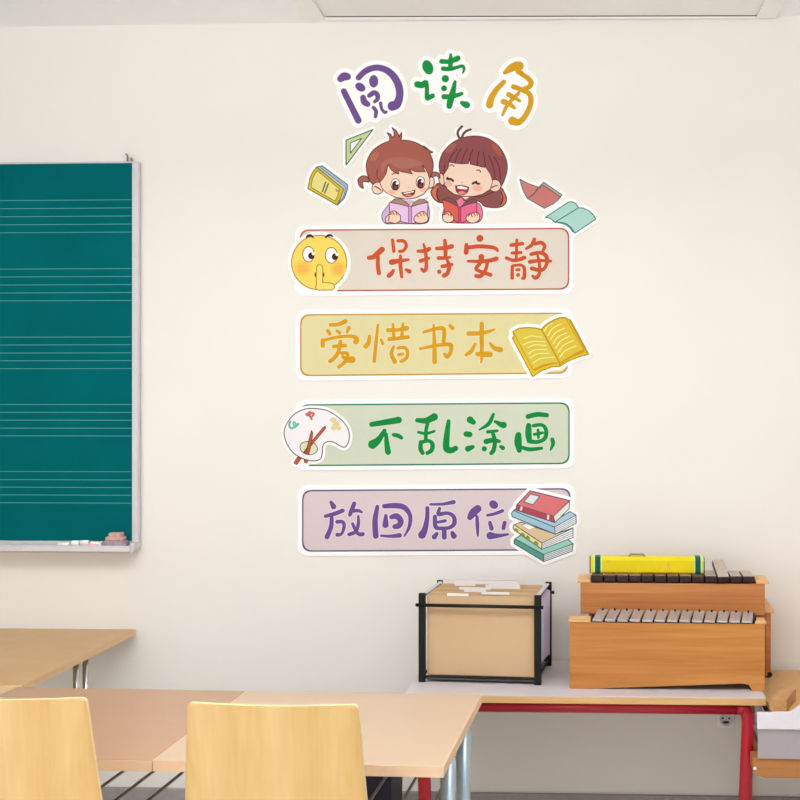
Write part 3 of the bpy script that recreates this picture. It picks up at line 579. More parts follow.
# on the tray
ztray = zbm + zt2 + .0202
def chalk(u0, u1, r, rgb, label, y=-.045, rz=0, group='chalk on the board tray'):
    A, B = W(u0, 545, y), W(u1, 545, y); L = (B.x - A.x) / 2
    bm = bmesh.new(); tube(bm, [(-L, 0, 0), (-L * .96, 0, 0), (L * .96, 0, 0), (L, 0, 0)], [r * .8, r, r, r * .85], 12)
    return single('chalk_stick', bm, mat('chalk_%d_%d_%d' % rgb, rgb, rough=.95, spec=.05, noise=.03, nscale=200), label, 'chalk', ((A.x + B.x) / 2, y, ztray + r), rz, group)
chalk(58, 69.5, .007, (250, 249, 246), 'white chalk stick lying alone, leftmost on the board tray', -.05, -.06)
chalk(72, 79, .0105, (246, 246, 244), 'short thick white chalk stub just right of the lone chalk stick', -.045, .15)
chalk(80.5, 89, .011, (244, 244, 240), 'white chalk stub in the middle of the tray row', -.043, -.12)
chalk(90.5, 102, .0085, (248, 244, 242), 'white chalk stick touching the pink sponge', -.042, .05)
chalk(84, 99, .0045, (240, 200, 196), 'thin pink chalk stick lying in front of the white stubs', -.058, .03)
A, B = W(105, 541, -.045), W(127, 541, -.045); w = (B.x - A.x) / 2
p = thing('board_sponge', 'worn pink and grey board sponge at the right end of the chalk tray', 'sponge', ((A.x + B.x) / 2, -.045, ztray + .0003))
bm = bmesh.new(); box(bm, -w, w, -.019, .019, 0, .022, bev=.005, seg=3); part('grip', bm, mat('sponge_grey', (166, 146, 162), rough=.95, noise=.25, nscale=70, bump=.8), p)
bm = bmesh.new(); box(bm, -w * .82, w * .78, -.018, .02, .0215, .036, bev=.005, seg=3); box(bm, -w * .55, w * .6, -.016, .02, .034, .05, bev=.005, seg=3)
part('pad', bm, mat('sponge_pink', (206, 166, 160), rough=.95, noise=.22, nscale=60, bump=.8), p)

# ------------------------------------------------------------------ tables
m_chrome = mat('leg_chrome', (205, 208, 214), rough=.22, metal=.9, noise=.01)
m_steel = mat('leg_blue_steel', (178, 196, 208), rough=.32, metal=.55, noise=.02)
m_rod = mat('rack_wire', (150, 148, 140), rough=.4, metal=.6, noise=.02)
def frame_from(FR, FL): return math.atan2(FR.y - FL.y, FR.x - FL.x)
def student_table(label, FR, w, d, h, rz, topm, edgem, th=.027, group='front student tables', inl=.03, inr=.03, fr=(.22, .60)):
    R = Matrix.Rotation(rz, 4, 'Z'); c = Vector((FR.x, FR.y, 0)) - R @ Vector((w / 2, -d / 2, 0))
    p = thing('student_table', label, 'table', c, rz, group)
    hx, hy = w / 2, d / 2
    bm = bmesh.new(); box(bm, -hx, hx, -hy, hy, h - th, h, bev=.002, mi=0); o = part('tabletop', bm, topm, p)
    bm = bmesh.new(); e = .0012
    for q in ((-hx - e, hx + e, -hy - e, -hy + .0005), (-hx - e, hx + e, hy - .0005, hy + e), (-hx - e, -hx + .0005, -hy, hy), (hx - .0005, hx + e, -hy, hy)): box(bm, *q, h - th + .001, h - .0012)
    part('edge_band', bm, edgem, o)
    for sx, ins in ((-1, inl), (1, inr)):
        x = sx * (hx - ins)
        for t in fr:
            y = -hy + d * t
            bm = bmesh.new(); tube(bm, [(x, y, h - th), (x, y, .03)], .0185, 18); part('leg', bm, m_steel, p)
        bm = bmesh.new(); tube(bm, [(x, -hy + .06, .02), (x, hy - .02, .02)], .02, 14); part('foot_rail', bm, m_steel, p)
        bm = bmesh.new(); xr_ = sx * (hx - max(ins, .04)); box(bm, xr_ - .012, xr_ + .012, -hy + .1, hy - .08, h - th - .03, h - th, bev=.002); part('side_rail', bm, m_steel, p)
    bm = bmesh.new(); zr = h - .115
    nb = 8
    for k in range(nb):
        x = -hx + .097 + .0765 * k; tube(bm, [(x, -hy + .012, zr), (x, -hy + .03, zr), (x, hy - .12, zr), (x, hy - .12, h - th)], .0038, 8)
    for y in (-hy + .02, hy - .12): tube(bm, [(-hx + .045, y, zr - (.008 if y < 0 else 0)), (hx - .045, y, zr - (.008 if y < 0 else 0))], .004, 8)
    part('wire_rack', bm, m_rod, p)
    return p
HT = .726
FR, BR, SM, LF = T(443, 766, HT), T(482, 694.5, HT), T(153.5, 760, HT), T(100, 760.9, HT)
rz = frame_from(FR, SM); wB = (FR - SM).length
dv = BR - FR; dB = abs(-dv.x * math.sin(rz) + dv.y * math.cos(rz))
m_tB = wood('laminate_window_sheen', (203, 178, 152), (197, 171, 144), (1.5, 6, 6), rough=.35, contrast=(.3, .75), spec=.35)  # lighter tint paints in the window light reflected on this tabletop
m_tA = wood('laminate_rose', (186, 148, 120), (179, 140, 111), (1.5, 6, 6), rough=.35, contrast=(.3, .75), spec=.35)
m_eB = mat('edge_cream', (240, 208, 174), rough=.5, noise=.02)
student_table('student table with painted-in window sheen behind the right-hand wooden chair', FR, wB, dB, HT, rz, m_tB, m_eB, inl=.04, inr=.012)
Ra = Matrix.Rotation(rz, 3, 'Z')
FA = SM + Ra @ Vector((-.004, -.003, 0))
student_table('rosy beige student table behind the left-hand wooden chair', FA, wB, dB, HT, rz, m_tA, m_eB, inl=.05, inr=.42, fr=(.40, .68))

# darker table at the back left
HL = .7235
FR, BR = T(22, 685.5, HL), T(135.5, 629.3, HL)
dv = BR - FR; rz3 = math.atan2(-dv.x, dv.y) ; d3 = dv.length
print('left table', FR, BR, rz3, d3)
R = Matrix.Rotation(rz3, 4, 'Z'); w3 = 1.2
c = Vector((FR.x, FR.y, 0)) - R @ Vector((w3 / 2, -d3 / 2, 0))
p = thing('side_table', 'tan wooden table standing under the music board', 'table', c, rz3)
hx, hy = w3 / 2, d3 / 2
bm = bmesh.new(); box(bm, -hx, hx, -hy, hy, HL - .02, HL, bev=.0015); o = part('tabletop', bm, wood('laminate_tan', (204, 168, 118), (192, 152, 102), (3, 3, 3), rough=.4, contrast=(.3, .7)), p)
bm = bmesh.new(); e = .0012
for q in ((-hx - e, hx + e, -hy - e, -hy + .0005), (-hx - e, hx + e, hy - .0005, hy + e), (-hx - e, -hx + .0005, -hy, hy), (hx - .0005, hx + e, -hy, hy)): box(bm, *q, HL - .0195, HL - .001)
part('edge_band', bm, mat('edge_tan', (224, 188, 142), rough=.5, noise=.02), o)
for sx in (-1, 1):
    for y in (-hy + d3 * .515, -hy + d3 * .60):
        bm = bmesh.new(); tube(bm, [(sx * (hx - .035), y, HL - .02), (sx * (hx - .035), y, .03)], .0095, 16); part('leg', bm, m_chrome, p)
    bm = bmesh.new(); tube(bm, [(sx * (hx - .035), -hy + .03, .0175), (sx * (hx - .035), hy - .03, .0175)], .0175, 14); part('foot_rail', bm, m_chrome, p)

# red-framed table against the wall
HR = .627
FRr, FLr = T(766, 698, HR), T(404, 694.5, HR)
rzr = frame_from(FRr, FLr); wR = (FRr - FLr).length; dR = -FRr.y - .012 - .0
R = Matrix.Rotation(rzr, 4, 'Z'); dR = min(dR, -FLr.y - .012)
c = Vector((FRr.x, FRr.y, 0)) - R @ Vector((wR / 2, -dR / 2, 0))
p = thing('red_framed_table', 'grey-topped table with a red tube frame against the wall', 'table', c, rzr)
hx, hy = wR / 2, dR / 2
bm = bmesh.new(); box(bm, -hx, hx, -hy, hy, HR - .003, HR, bev=.001); o = part('tabletop', bm, mat('top_grey', (206, 200, 204), rough=.4, noise=.015, nscale=30), p, label='pale grey table surface')
bm = bmesh.new(); box(bm, -hx, hx, -hy, hy, HR - .024, HR - .003, bev=.001); part('wood_edge', bm, wood('edge_ply', (226, 186, 128), (210, 166, 106), (2, 30, 30), rough=.5), o)
m_red = mat('red_enamel', (186, 22, 44), rough=.3, spec=.5, noise=.02, coat=.2)
zr = HR - .024 - .02
y = -hy + .045
bm = bmesh.new(); tube(bm, [(-hx + .085, y, zr), (hx - .085, y, zr)], .0195, 16); part('front_rail', bm, m_red, p)
for sx in (-1, 1):
    bm = bmesh.new(); tube(bm, [(sx * (hx - .0855), y, zr), (sx * (hx - .056), y, zr), (sx * (hx - .050), y, zr - .04), (sx * (hx - .070), y, .004)], .0205, 16, round_path=.045)
    lg = part('leg', bm, m_red, p)
    bm = bmesh.new(); lathe(bm, [(.022, 0), (.024, .004), (.024, .02), (.0208, .022)], 16, Matrix.Translation((sx * (hx - .070), y, 0))); part('foot_cap', bm, mat('foot_black', (36, 34, 36), rough=.6, noise=.03), lg)
    bm = bmesh.new(); box(bm, sx * (hx - .12) - .012, sx * (hx - .12) + .012, y, hy - .05, HR - .05, HR - .0245, bev=.002); part('cross_rail', bm, m_red, p)
bm = bmesh.new(); box(bm, -hx + .1, hx - .1, hy - .05, hy - .03, HR - .06, HR - .0245, bev=.002); part('wall_cleat', bm, m_red, p)
TABR = p

# dark bin under the red table
a = Dp(352, 790, 3.86); b = Dp(392, 790, 3.86); zt_ = Dp(380, 770, 3.86).z
w = (b.x - a.x) / 2
p = thing('waste_bin', 'dark navy box-shaped bin on the floor behind the right-hand student table', 'bin', ((a.x + b.x) / 2, a.y + .11, 0))
bm = bmesh.new(); t = bmesh.new()
q0 = [(-w * .86, -.09, 0), (w * .86, -.09, 0), (w * .86, .09, 0), (-w * .86, .09, 0)]; q1 = [(-w, -.11, zt_), (w, -.11, zt_), (w, .11, zt_), (-w, .11, zt_)]
q2 = [(-w + .005, -.105, zt_), (w - .005, -.105, zt_), (w - .005, .105, zt_), (-w + .005, .105, zt_)]; q3 = [(x * .95, y * .95, .01) for x, y, z in q0]
L = [[t.verts.new(v) for v in q] for q in (q0, q1, q2, q3)]
t.faces.new(L[0][::-1])
for i in range(3):
    for k in range(4): t.faces.new((L[i][k], L[i][(k + 1) % 4], L[i + 1][(k + 1) % 4], L[i + 1][k]))
t.faces.new(L[3]); merge(bm, t); part('bin_body', bm, mat('bin_navy', (26, 26, 40), rough=.5, noise=.06), p)
bm = bmesh.new()
for q in ((-w - .005, w + .005, -.116, -.107), (-w - .005, w + .005, .107, .116), (-w - .005, -w + .003, -.107, .107), (w - .003, w + .005, -.107, .107)): box(bm, *q, zt_ - .012, zt_ + .003, bev=.002)
part('rim', bm, MATS['bin_navy'], p)

# ------------------------------------------------------------------ hanging file box
A, B = T(417.5, 683.3, HR), T(541.3, 684.5, HR); wF = (B - A).length; rf = frame_from(B, A) - .072
DF = .30; R = Matrix.Rotation(rf, 4, 'Z'); mid = (A + B) / 2
c = mid + R @ Vector((0, DF / 2, 0)); c.z = HR
D0 = (mid - CAM).dot(FWD); hF = 1.55 - (594.5 - 400) * D0 / F - HR
print('filebox', wF, rf, D0, hF, c)
p = thing('file_box', 'black wire file frame full of manila folders on the red-framed table', 'file box', c, rf)
m_blk = mat('frame_black', (20, 19, 20), rough=.5, noise=.04); hx, hy, ps = wF / 2, DF / 2, .022
for sx in (-1, 1):
    for sy in (-1, 1):
        bm = bmesh.new(); x = sx * (hx - ps / 2); y = sy * (hy - .008); box(bm, x - ps / 2, x + ps / 2, y - .008, y + .008, 0, hF, bev=.002); part('post', bm, m_blk, p)
    bm = bmesh.new(); x = sx * (hx - .012); tube(bm, [(x, -hy, hF - .012), (x, hy, hF - .012)], .004, 8); part('side_rail', bm, m_blk, p)
    bm = bmesh.new(); tube(bm, [(x, -hy + .008, .02), (x, hy - .008, .02)], .004, 8); part('side_rail', bm, m_blk, p)
zw = hF * (683.5 - 606) / (683.5 - 594.5)
for sy in (-1, 1):
    bm = bmesh.new(); y = sy * (hy + .003); tube(bm, [(-hx - .008, y, zw), (hx + .008, y, zw)], .0058, 8); part('cross_bar', bm, m_blk, p)
    bm = bmesh.new(); box(bm, -hx, hx, sy * (hy - .008) - .004, sy * (hy - .008) + .004, .015, .0205, bev=.001); part('bottom_bar', bm, m_blk, p)
bm = bmesh.new(); box(bm, -hx + .023, hx - .023, -hy + .013, hy - .013, .008, .012); part('bottom_tray', bm, mat('tray_grey', (120, 118, 124), rough=.4, metal=.4, noise=.04), p)
m_man = [mat('manila_%d' % i, c_, rough=.8, spec=.1, noise=.015, nscale=25) for i, c_ in enumerate(((212, 180, 140), (206, 172, 132), (216, 186, 148)))]
m_cy, m_li, m_wh = mat('paper_cyan', (196, 226, 228), rough=.8, noise=.01), mat('paper_lilac', (218, 204, 230), rough=.8, noise=.01), mat('tab_white', (240, 234, 232), rough=.7, noise=.01)
Rf = Matrix.Rotation(rf, 4, 'Z'); tabs = {0: [(-.62, -.22)], 1: [(.0, .52)], 2: [(-.36, .06)], 4: [(-.5, .1)], 6: [(-.05, .62)], 8: [(-.02, .55), (-.7, -.3)], 9: [(-.75, .5)], 10: [(-.9, .75)]}
NF = 11
for k in range(NF):
    y = -hy + .022 + (DF - .05) * k / (NF - 1); zz = hF * (.985 + .02 * random.random()) - (0.002 if k else .006)
    if k == 10: zz += .014
    lab = ('front manila hanging folder facing the room in the black file frame' if k == 0 else
           'rearmost pale folder with a wide white sheet in the black file frame' if k == NF - 1 else
           'manila hanging folder behind the front one in the black file frame')
    o = thing('hanging_folder', lab, 'folder', c + R @ Vector((0, y, .0205)), rf, 'folders in the file frame')
    bm = bmesh.new(); wx = hx - ps - .003; zb_ = .0
    prism(bm, [(-.004, zz - .0205), (-.001, zb_ + .002), (0, zb_), (.001, zb_ + .002), (.004, zz - .03), (.0025, zz - .03), (0, .006), (-.0025, zz - .0205)], 'x', -wx, wx)
    mm = m_man[k % 3]
    if k == NF - 1: mm = mat('paper_pale', (232, 228, 230), rough=.8, noise=.01)
    b_ = part('folder_sheet', bm, mm, o)
    for sx in (-1, 1):
        bm = bmesh.new(); box(bm, sx * (wx + .011) - .006, sx * (wx + .011) + .008, -.0042, -.0022, hF - .0205 - .0075, hF - .0205 - .0015, bev=.0006)
        part('hanger_hook', bm, mat('hanger_metal', (220, 218, 220), rough=.4, metal=.4, noise=.02), o)
    for (t0, t1) in tabs.get(k, []):
        bm = bmesh.new(); box(bm, t0 * wx, t1 * wx, -.006, -.0042, zz - .0215, zz - (.0125 if k < 6 else .0085 if k < 10 else .0165), bev=.0006); part('tab', bm, m_wh, o)
    if k and k % 2 == 0:
        bm = bmesh.new(); prism(bm, [(wx - .004, .03 + .004 * (k % 3)), (wx + .021, .05 - .003 * k), (wx + .022, zz - .055), (wx - .004, zz - .045)], 'y', -.0012, .0012); part('inserted_paper', bm, m_cy if k < 4 else m_li, o)

# ------------------------------------------------------------------ instruments
m_or = wood('box_pine', (208, 146, 78), (178, 110, 48), (1.1, 16, 26), rough=.45, contrast=(.32, .68), spec=.3)
m_or2 = wood('box_pine_rose', (206, 142, 84), (176, 104, 54), (1.1, 18, 34), rough=.45, contrast=(.32, .68), spec=.3, offset=3.1)
m_rim = wood('rim_pine', (232, 184, 130), (216, 164, 108), (2, 20, 20), rough=.5, offset=1.3)
m_bar = mat('bar_metal', (196, 192, 192), rough=.34, metal=.55, noise=.02); m_felt = mat('felt_black', (28, 30, 28), rough=.9, noise=.1)
m_pin = mat('pin_black', (30, 28, 30), rough=.5, noise=.03)
A, B = T(569.5, 688.6, HR), T(765, 691.2, HR); wM = (B - A).length; rm = frame_from(B, A); R = Matrix.Rotation(rm, 4, 'Z'); mid = (A + B) / 2
D0 = (mid - CAM).dot(FWD); zp = 1.55 - (623.3 - 400) * D0 / F - HR; dM = .118
print('metallophone', wM, rm, D0, zp, mid)
c = mid + R @ Vector((0, dM / 2, 0)); c.z = HR
p = thing('metallophone', 'wooden box metallophone with silver bars at the front right of the red-framed table', 'metallophone', c, rm)
hx, hy = wM / 2, dM / 2
def px2x(u): return (u - 667.2) / 195.5 * wM
bm = bmesh.new()
prism(bm, [(-hx, 0), (px2x(592), 0), (px2x(594), .001), (px2x(743), .024), (px2x(749), .020), (px2x(752.5), 0), (hx, 0), (hx, zp), (-hx, zp)], 'y', -hy, -hy + .012, bev=.0008); part('front_panel', bm, m_or, p)
bm = bmesh.new(); box(bm, -hx, hx, hy - .012, hy, .0, zp, bev=.0008); part('rear_panel', bm, m_or, p)
for sx in (-1, 1):
    bm = bmesh.new(); x = sx * (hx - .006); box(bm, x - .006, x + .006, -hy + .012, hy - .012, 0, zp, bev=.0006); part('side_panel', bm, m_or, p)
    bm = bmesh.new(); e0, e1 = (px2x(568.5), px2x(590.5)) if sx < 0 else (px2x(755), px2x(766.5)); box(bm, e0, e1, -hy - .003, hy - .045, zp, zp + .0085, bev=.002); part('end_rim', bm, m_rim, p)
bm = bmesh.new(); box(bm, px2x(591), px2x(754.5), -hy + .02, hy - .01, zp - .02, zp + .0045); part('felt_bed', bm, m_felt, p)
NB = 13; x0, x1 = px2x(591.5), px2x(753.3); pit = (x1 - x0) / NB
for k in range(NB):
    xc = x0 + pit * (k + .5); bw = pit * .425; Lb = .114 - .001 * k
    M = Matrix.Translation((xc, -hy - .001, zp + .003)) @ Matrix.Rotation(-.15, 4, 'Z') @ Matrix.Rotation(.125, 4, 'X')
    bm = bmesh.new(); box(bm, -bw, bw, 0, Lb, 0, .0075, bev=.0018, M=M); o = part('bar', bm, m_bar, p)
    bm = bmesh.new(); lathe(bm, [(.0032, .0072), (.0032, .013), (.002, .0145)], 10, M @ Matrix.Translation((0, Lb - .012, 0))); part('pin', bm, m_pin, o)
bm = bmesh.new(); tube(bm, [(px2x(754.4), -hy + .0, zp + .004), (px2x(756), -hy + .03, zp + .016), (px2x(756.5), hy - .02, zp + .018)], .004, 8); part('end_felt', bm, m_felt, p)

# larger wooden box behind
DB0 = D0 + dM + .012 + .01
zl = 1.55 - (609 - 400) * 3.975 / F
rb = rm
q = Dp(774, 611, 3.975); bx1 = q.x; bx0 = Dp(586, 611, 3.975).x; by0 = q.y; by1 = -.02
yM = (c + R @ Vector((hx, hy, 0))).y
print('wood box', bx0, bx1, by0, by1, zl, 'metall back y', yM, (c + R @ Vector((-hx, hy, 0))).y)
by0 = max(by0, yM + .022)
p = thing('xylophone_case', 'wooden lidded case under the xylophone, its lid end showing right of the metallophone', 'wooden case', ((bx0 + bx1) / 2, (by0 + by1) / 2, HR))
hx, hy = (bx1 - bx0) / 2, (by1 - by0) / 2; zl -= HR
bm = bmesh.new(); box(bm, -hx, hx, -hy, hy, zl - .014, zl, bev=.0015); part('lid', bm, m_rim, p)
for sx in (-1, 1):
    bm = bmesh.new(); x = sx * (hx - .018); box(bm, x - .009, x + .009, -hy + .01, hy - .01, .006, zl - .014, bev=.001); part('side_panel', bm, m_or2, p)
for y in (-hy + .016, hy - .016):
    bm = bmesh.new(); box(bm, -hx + .028, hx - .028, y - .006, y + .006, .01, zl - .014); part('long_panel', bm, m_or2, p)
for sx in (-1, 1):
    for y in (-hy + .02, hy - .02):
        bm = bmesh.new(); lathe(bm, [(.009, 0), (.011, .003), (.011, .0055), (.008, .0062)], 14, Matrix.Translation((sx * (hx - .018), y, 0))); part('foot', bm, m_pin, p)
bm = bmesh.new(); lathe(bm, [(.004, 0), (.004, .006), (.008, .008), (.0085, .014), (.005, .018)], 14, Matrix.Translation((hx - .014, -hy + .0105, .014)) @ Matrix.Rotation(PI / 2, 4, 'X')); part('knob', bm, m_pin, p)
zcase = HR + zl

# xylophone on top of the case
A, B = Dp(580.5, 600, 3.985), Dp(764, 600, 3.985); wX = B.x - A.x; dX = min(.18, by1 - by0 + .008)
yX0 = by0 - .014
D0 = (Vector((A.x, yX0, 0)) - CAM).dot(FWD); print('xylo D', D0, dX)
zx = 1.55 - (583 - 400) * D0 / F - zcase
A = Dp(580.5, 600, D0); B = Dp(764, 600, D0)
p = thing('xylophone', 'wooden xylophone with dark brown bars standing behind the metallophone', 'xylophone', ((A.x + B.x) / 2, yX0 + dX / 2, zcase + .0004))
hx, hy = (B.x - A.x) / 2, dX / 2
def px2x(u): return (u - 672.2) / 183.5 * hx * 2
for nm, y in (('front_panel', -hy + .006), ('rear_panel', hy - .006)):
    bm = bmesh.new(); box(bm, -hx, hx, y - .006, y + .006, -.018 if y < 0 else 0, zx, bev=.0008); part(nm, bm, m_or2, p)
for sx in (-1, 1):
    bm = bmesh.new(); x = sx * (hx - .006); box(bm, x - .006, x + .006, -hy + .012, hy - .012, 0, zx, bev=.0006); part('side_panel', bm, m_or2, p)
    bm = bmesh.new(); e0, e1 = (px2x(577.5), px2x(590.5)) if sx < 0 else (px2x(755), px2x(768)); box(bm, e0, e1, -hy - .003, hy - .05, zx, zx + .011, bev=.002); part('end_rim', bm, m_rim, p)
bm = bmesh.new(); box(bm, px2x(591), px2x(754.5), -hy + .014, hy - .013, zx - .015, zx + .003); part('felt_bed', bm, m_felt, p)
x0, x1 = px2x(591), px2x(754.5); pit = (x1 - x0) / NB
m_bars = [mat('rosewood_%d' % i, c_, rough=.42, noise=.2, nscale=60) for i, c_ in enumerate(((112, 78, 66), (156, 122, 96), (134, 98, 80)))]
m_dark = mat('rosewood_end', (52, 28, 30), rough=.5, noise=.15, nscale=80); m_worn = mat('bar_grey_brown', (184, 168, 154), rough=.5, noise=.1, nscale=60)
for k in range(NB):
    xc = x0 + pit * (k + .5); bw = pit * .455; Lb = dX - .012 - .003 * k; loose = (k == 10)
    M = Matrix.Translation((xc, -hy - .002, zx + .004))
    if loose: M = Matrix.Translation((xc - .001, -hy - .006, zx + .004)) @ Matrix.Rotation(.30, 4, 'X') @ Matrix.Rotation(.06, 4, 'Z')
    t = bmesh.new(); box(t, -bw, bw, 0, Lb, 0, .021, bev=.003)
    t.normal_update()
    for f_ in t.faces: f_.material_index = 1 if (f_.normal.y < -.3 or abs(f_.normal.x) > .7 or f_.normal.z < -.3) else 0
    bm = bmesh.new(); merge(bm, t, None, M)
    tm = m_worn if k >= 9 else m_bars[(k * 2 + k // 3) % 3]
    o = part('bar', bm, [tm, m_dark], p)
    if loose: o['label'] = 'xylophone bar lifted at its far end'
ztop = zcase + zx + .004 + .021

# yellow case on the bars
D1 = D0 + .045
A, B = Dp(589.5, 565, D1), Dp(704.5, 565, D1); hc = (B.x - A.x) / 2; hh = 16.2 * D1 / F
p = thing('yellow_case', 'long yellow case with dark green bands lying on the xylophone bars', 'case', ((A.x + B.x) / 2, A.y + .03, ztop + .0006))
m_yel = mat('case_yellow', (226, 206, 8), rough=.45, noise=.05, nscale=14); m_grn = mat('band_green', (8, 84, 66), rough=.5, noise=.03); m_lime = mat('band_lime', (196, 226, 130), rough=.5, noise=.03); m_capd = mat('case_end', (86, 84, 40), rough=.5, noise=.05)
sec = [(-.03, .005), (-.025, 0), (.025, 0), (.03, .005), (.03, hh - .012), (.022, hh), (-.020, hh), (-.03, hh - .01)]
bm = bmesh.new(); prism(bm, sec, 'x', -hc + .004, hc - .004); part('case_body', bm, m_yel, p)
def band(u0, u1, m, nm, g):
    bm = bmesh.new(); prism(bm, [(y * (1 + g / .03), max(0, z + (g if z > hh * .6 else 0))) for y, z in sec], 'x', (u0 - 647) / 115 * 2 * hc, (u1 - 647) / 115 * 2 * hc); part(nm, bm, m, p)
band(595, 600.5, m_grn, 'band', .0012); band(600.5, 602.3, m_lime, 'band_trim', .001); band(593, 595, m_lime, 'band_trim', .001)
band(695, 700.3, m_grn, 'band', .0012); band(700.3, 703, m_lime, 'band_trim', .001); band(693.4, 695, m_lime, 'band_trim', .001)
for sx in (-1, 1):
    bm = bmesh.new(); a_, b_ = (-hc, -hc + .005) if sx < 0 else (hc - .005, hc); prism(bm, [(y * .97, z * .95 + .001) for y, z in sec], 'x', a_, b_); part('end_cap', bm, m_capd, p)
bm = bmesh.new(); tube(bm, [((629 - 647) / 115 * 2 * hc, -.004, hh - .001), ((630.5 - 647) / 115 * 2 * hc, -.004, hh + .007), ((643.5 - 647) / 115 * 2 * hc, -.004, hh + .007), ((645 - 647) / 115 * 2 * hc, -.004, hh - .001)], .0036, 8, flat=1.6); part('handle', bm, mat('handle_grey', (140, 138, 110), rough=.5, noise=.04), p)
bm = bmesh.new()
for u, z, r in ((659.5, .6, .0022), (660, .38, .0022), (668, .58, .0042), (668.5, .36, .0036), (608, .72, .005)): lathe(bm, [(r, .0297), (r, .0306)], 12, Matrix.Translation(((u - 647) / 115 * 2 * hc, 0, z * hh)) @ Matrix.Rotation(PI / 2, 4, 'X'))
part('rivet', bm, mat('rivet_pale', (206, 190, 90), rough=.5, noise=.04), p)

# ------------------------------------------------------------------ low cabinet at the right edge
ZC = .600
fy = T(780, 712, ZC).y; bx = Dp(754, 740, 3.66).x
print('cabinet', fy, bx)
w_ = .62; bx = max(bx, FRr.x + .012)
p = thing('storage_trolley', 'low wooden storage unit at the right edge beside the red-framed table', 'storage unit', (bx + w_ / 2, (fy - .015) / 2 , 0))
hx, hy = w_ / 2, (-.015 - fy) / 2
m_cab = wood('trolley_birch', (222, 178, 122), (206, 158, 100), (8, 3, 8), rough=.45, offset=2.2); m_cab2 = wood('trolley_brown', (186, 128, 74), (164, 104, 56), (2, 14, 24), rough=.45, offset=4.4)
bm = bmesh.new(); box(bm, -hx, hx, -hy, hy, ZC - .018, ZC, bev=.002); part('top_board', bm, m_cab, p)
zs1 = 1.55 - 357 * 3.665 / F; zs0 = 1.55 - 377 * 3.665 / F
sl = Dp(752.5, 765, 3.665).x - (bx + w_ / 2)
bm = bmesh.new(); prism(bm, [(sl, zs1), (sl, zs0 + .02), (sl + .012, zs0 + .007), (sl + .04, zs0), (hx, zs0), (hx, zs1)], 'y', -hy, -hy + .07, bev=.002); box(bm, sl + .03, hx, -hy + .07, hy, zs0 + .0005, zs1 - .0005); part('shelf', bm, m_cab2, p)
bm = bmesh.new(); box(bm, hx - .015, hx, -hy + .05, hy, zs1, ZC - .018); part('side_panel', bm, m_cab, p)
bm = bmesh.new(); box(bm, -hx + .002, -hx + .02, hy - .03, hy - .005, zs1, ZC - .018); part('rear_post', bm, m_cab, p)
for x, y in ((hx - .03, hy - .05), (hx - .03, -hy + .05), (Dp(747.5, 790, 3.95).x - bx - w_ / 2, -.02), (Dp(747.5, 790, 4.1).x - bx - w_ / 2, hy - .06)):
    bm = bmesh.new(); box(bm, x - .012, x + .012, y - .012, y + .012, 0, zs0 + .02, bev=.002); part('leg', bm, m_cab2, p)
bm = bmesh.new(); lathe(bm, [(.005, 0), (.005, .004), (.003, .006)], 10, Matrix.Translation((sl + .006, -hy, zs1 - .032)) @ Matrix.Rotation(PI / 2, 4, 'X')); part('bolt', bm, m_soc, p)
# white tray in it
q = Dp(757, 735, 3.655); tx0 = q.x; ty = fy - .012
D2 = (Vector((tx0, ty, 0)) - CAM).dot(FWD); z1 = 1.55 - 312 * D2 / F; z0 = zs1
tx0 = Dp(757, 735, D2).x; tw = .52; k_ = D2 / F
p = thing('plastic_tray', 'white plastic drawer tray between the boards of the storage unit', 'tray', (tx0 + tw / 2, ty + .16, z0))
hx2 = tw / 2; m_tr = mat('tray_white', (226, 221, 228), rough=.4, noise=.01); hz = z1 - z0; zi = ZC - .018 - z0 - .004
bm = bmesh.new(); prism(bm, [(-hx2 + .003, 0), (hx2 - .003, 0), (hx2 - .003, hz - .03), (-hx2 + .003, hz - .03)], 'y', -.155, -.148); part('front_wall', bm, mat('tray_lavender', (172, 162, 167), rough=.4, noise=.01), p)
bm = bmesh.new(); e = 33 * k_; g8 = 9 * k_
prism(bm, [(-hx2, hz - .052), (hx2, hz - .052), (hx2, hz + g8), (-hx2 + e + .035, hz + g8), (-hx2 + e, hz), (-hx2, hz)], 'y', -.162, -.1555, bev=.0015); part('rim_lip', bm, m_tr, p)
bm = bmesh.new(); box(bm, -hx2 + .03, hx2 - .004, -.148, .15, .0005, .006); box(bm, -hx2 + .03, -hx2 + .036, -.148, .15, .006, zi); box(bm, hx2 - .01, hx2 - .004, -.148, .15, .006, zi); box(bm, -hx2 + .036, hx2 - .01, .144, .15, .006, zi); part('tray_body', bm, m_tr, p)
bm = bmesh.new(); tube(bm, [(-hx2 - .0005, -.15, hz - .005), (-hx2 - .002, -.15, hz - .035), (-hx2 - .010, -.15, hz - .047)], .003, 8); part('catch', bm, mat('catch_grey', (130, 120, 124), rough=.4, metal=.4, noise=.03), p)
# wood block on top
A, B = T(771, 711.5, ZC), T(787, 711.5, ZC)
bw = (B.x - A.x) / 2; bh = 12.2 * ((A - CAM).dot(FWD)) / F; 
bm = bmesh.new(); box(bm, -bw, bw, 0, .15, 0, bh, bev=.0015)
single('wood_block', bm, wood('block_wood', (206, 160, 108), (176, 128, 80), (30, 4, 30), rough=.55, offset=6.1), 'short squared wooden block lying on top of the storage unit', 'wood block', ((A.x + B.x) / 2, fy + .012, ZC + .0003), -.34)

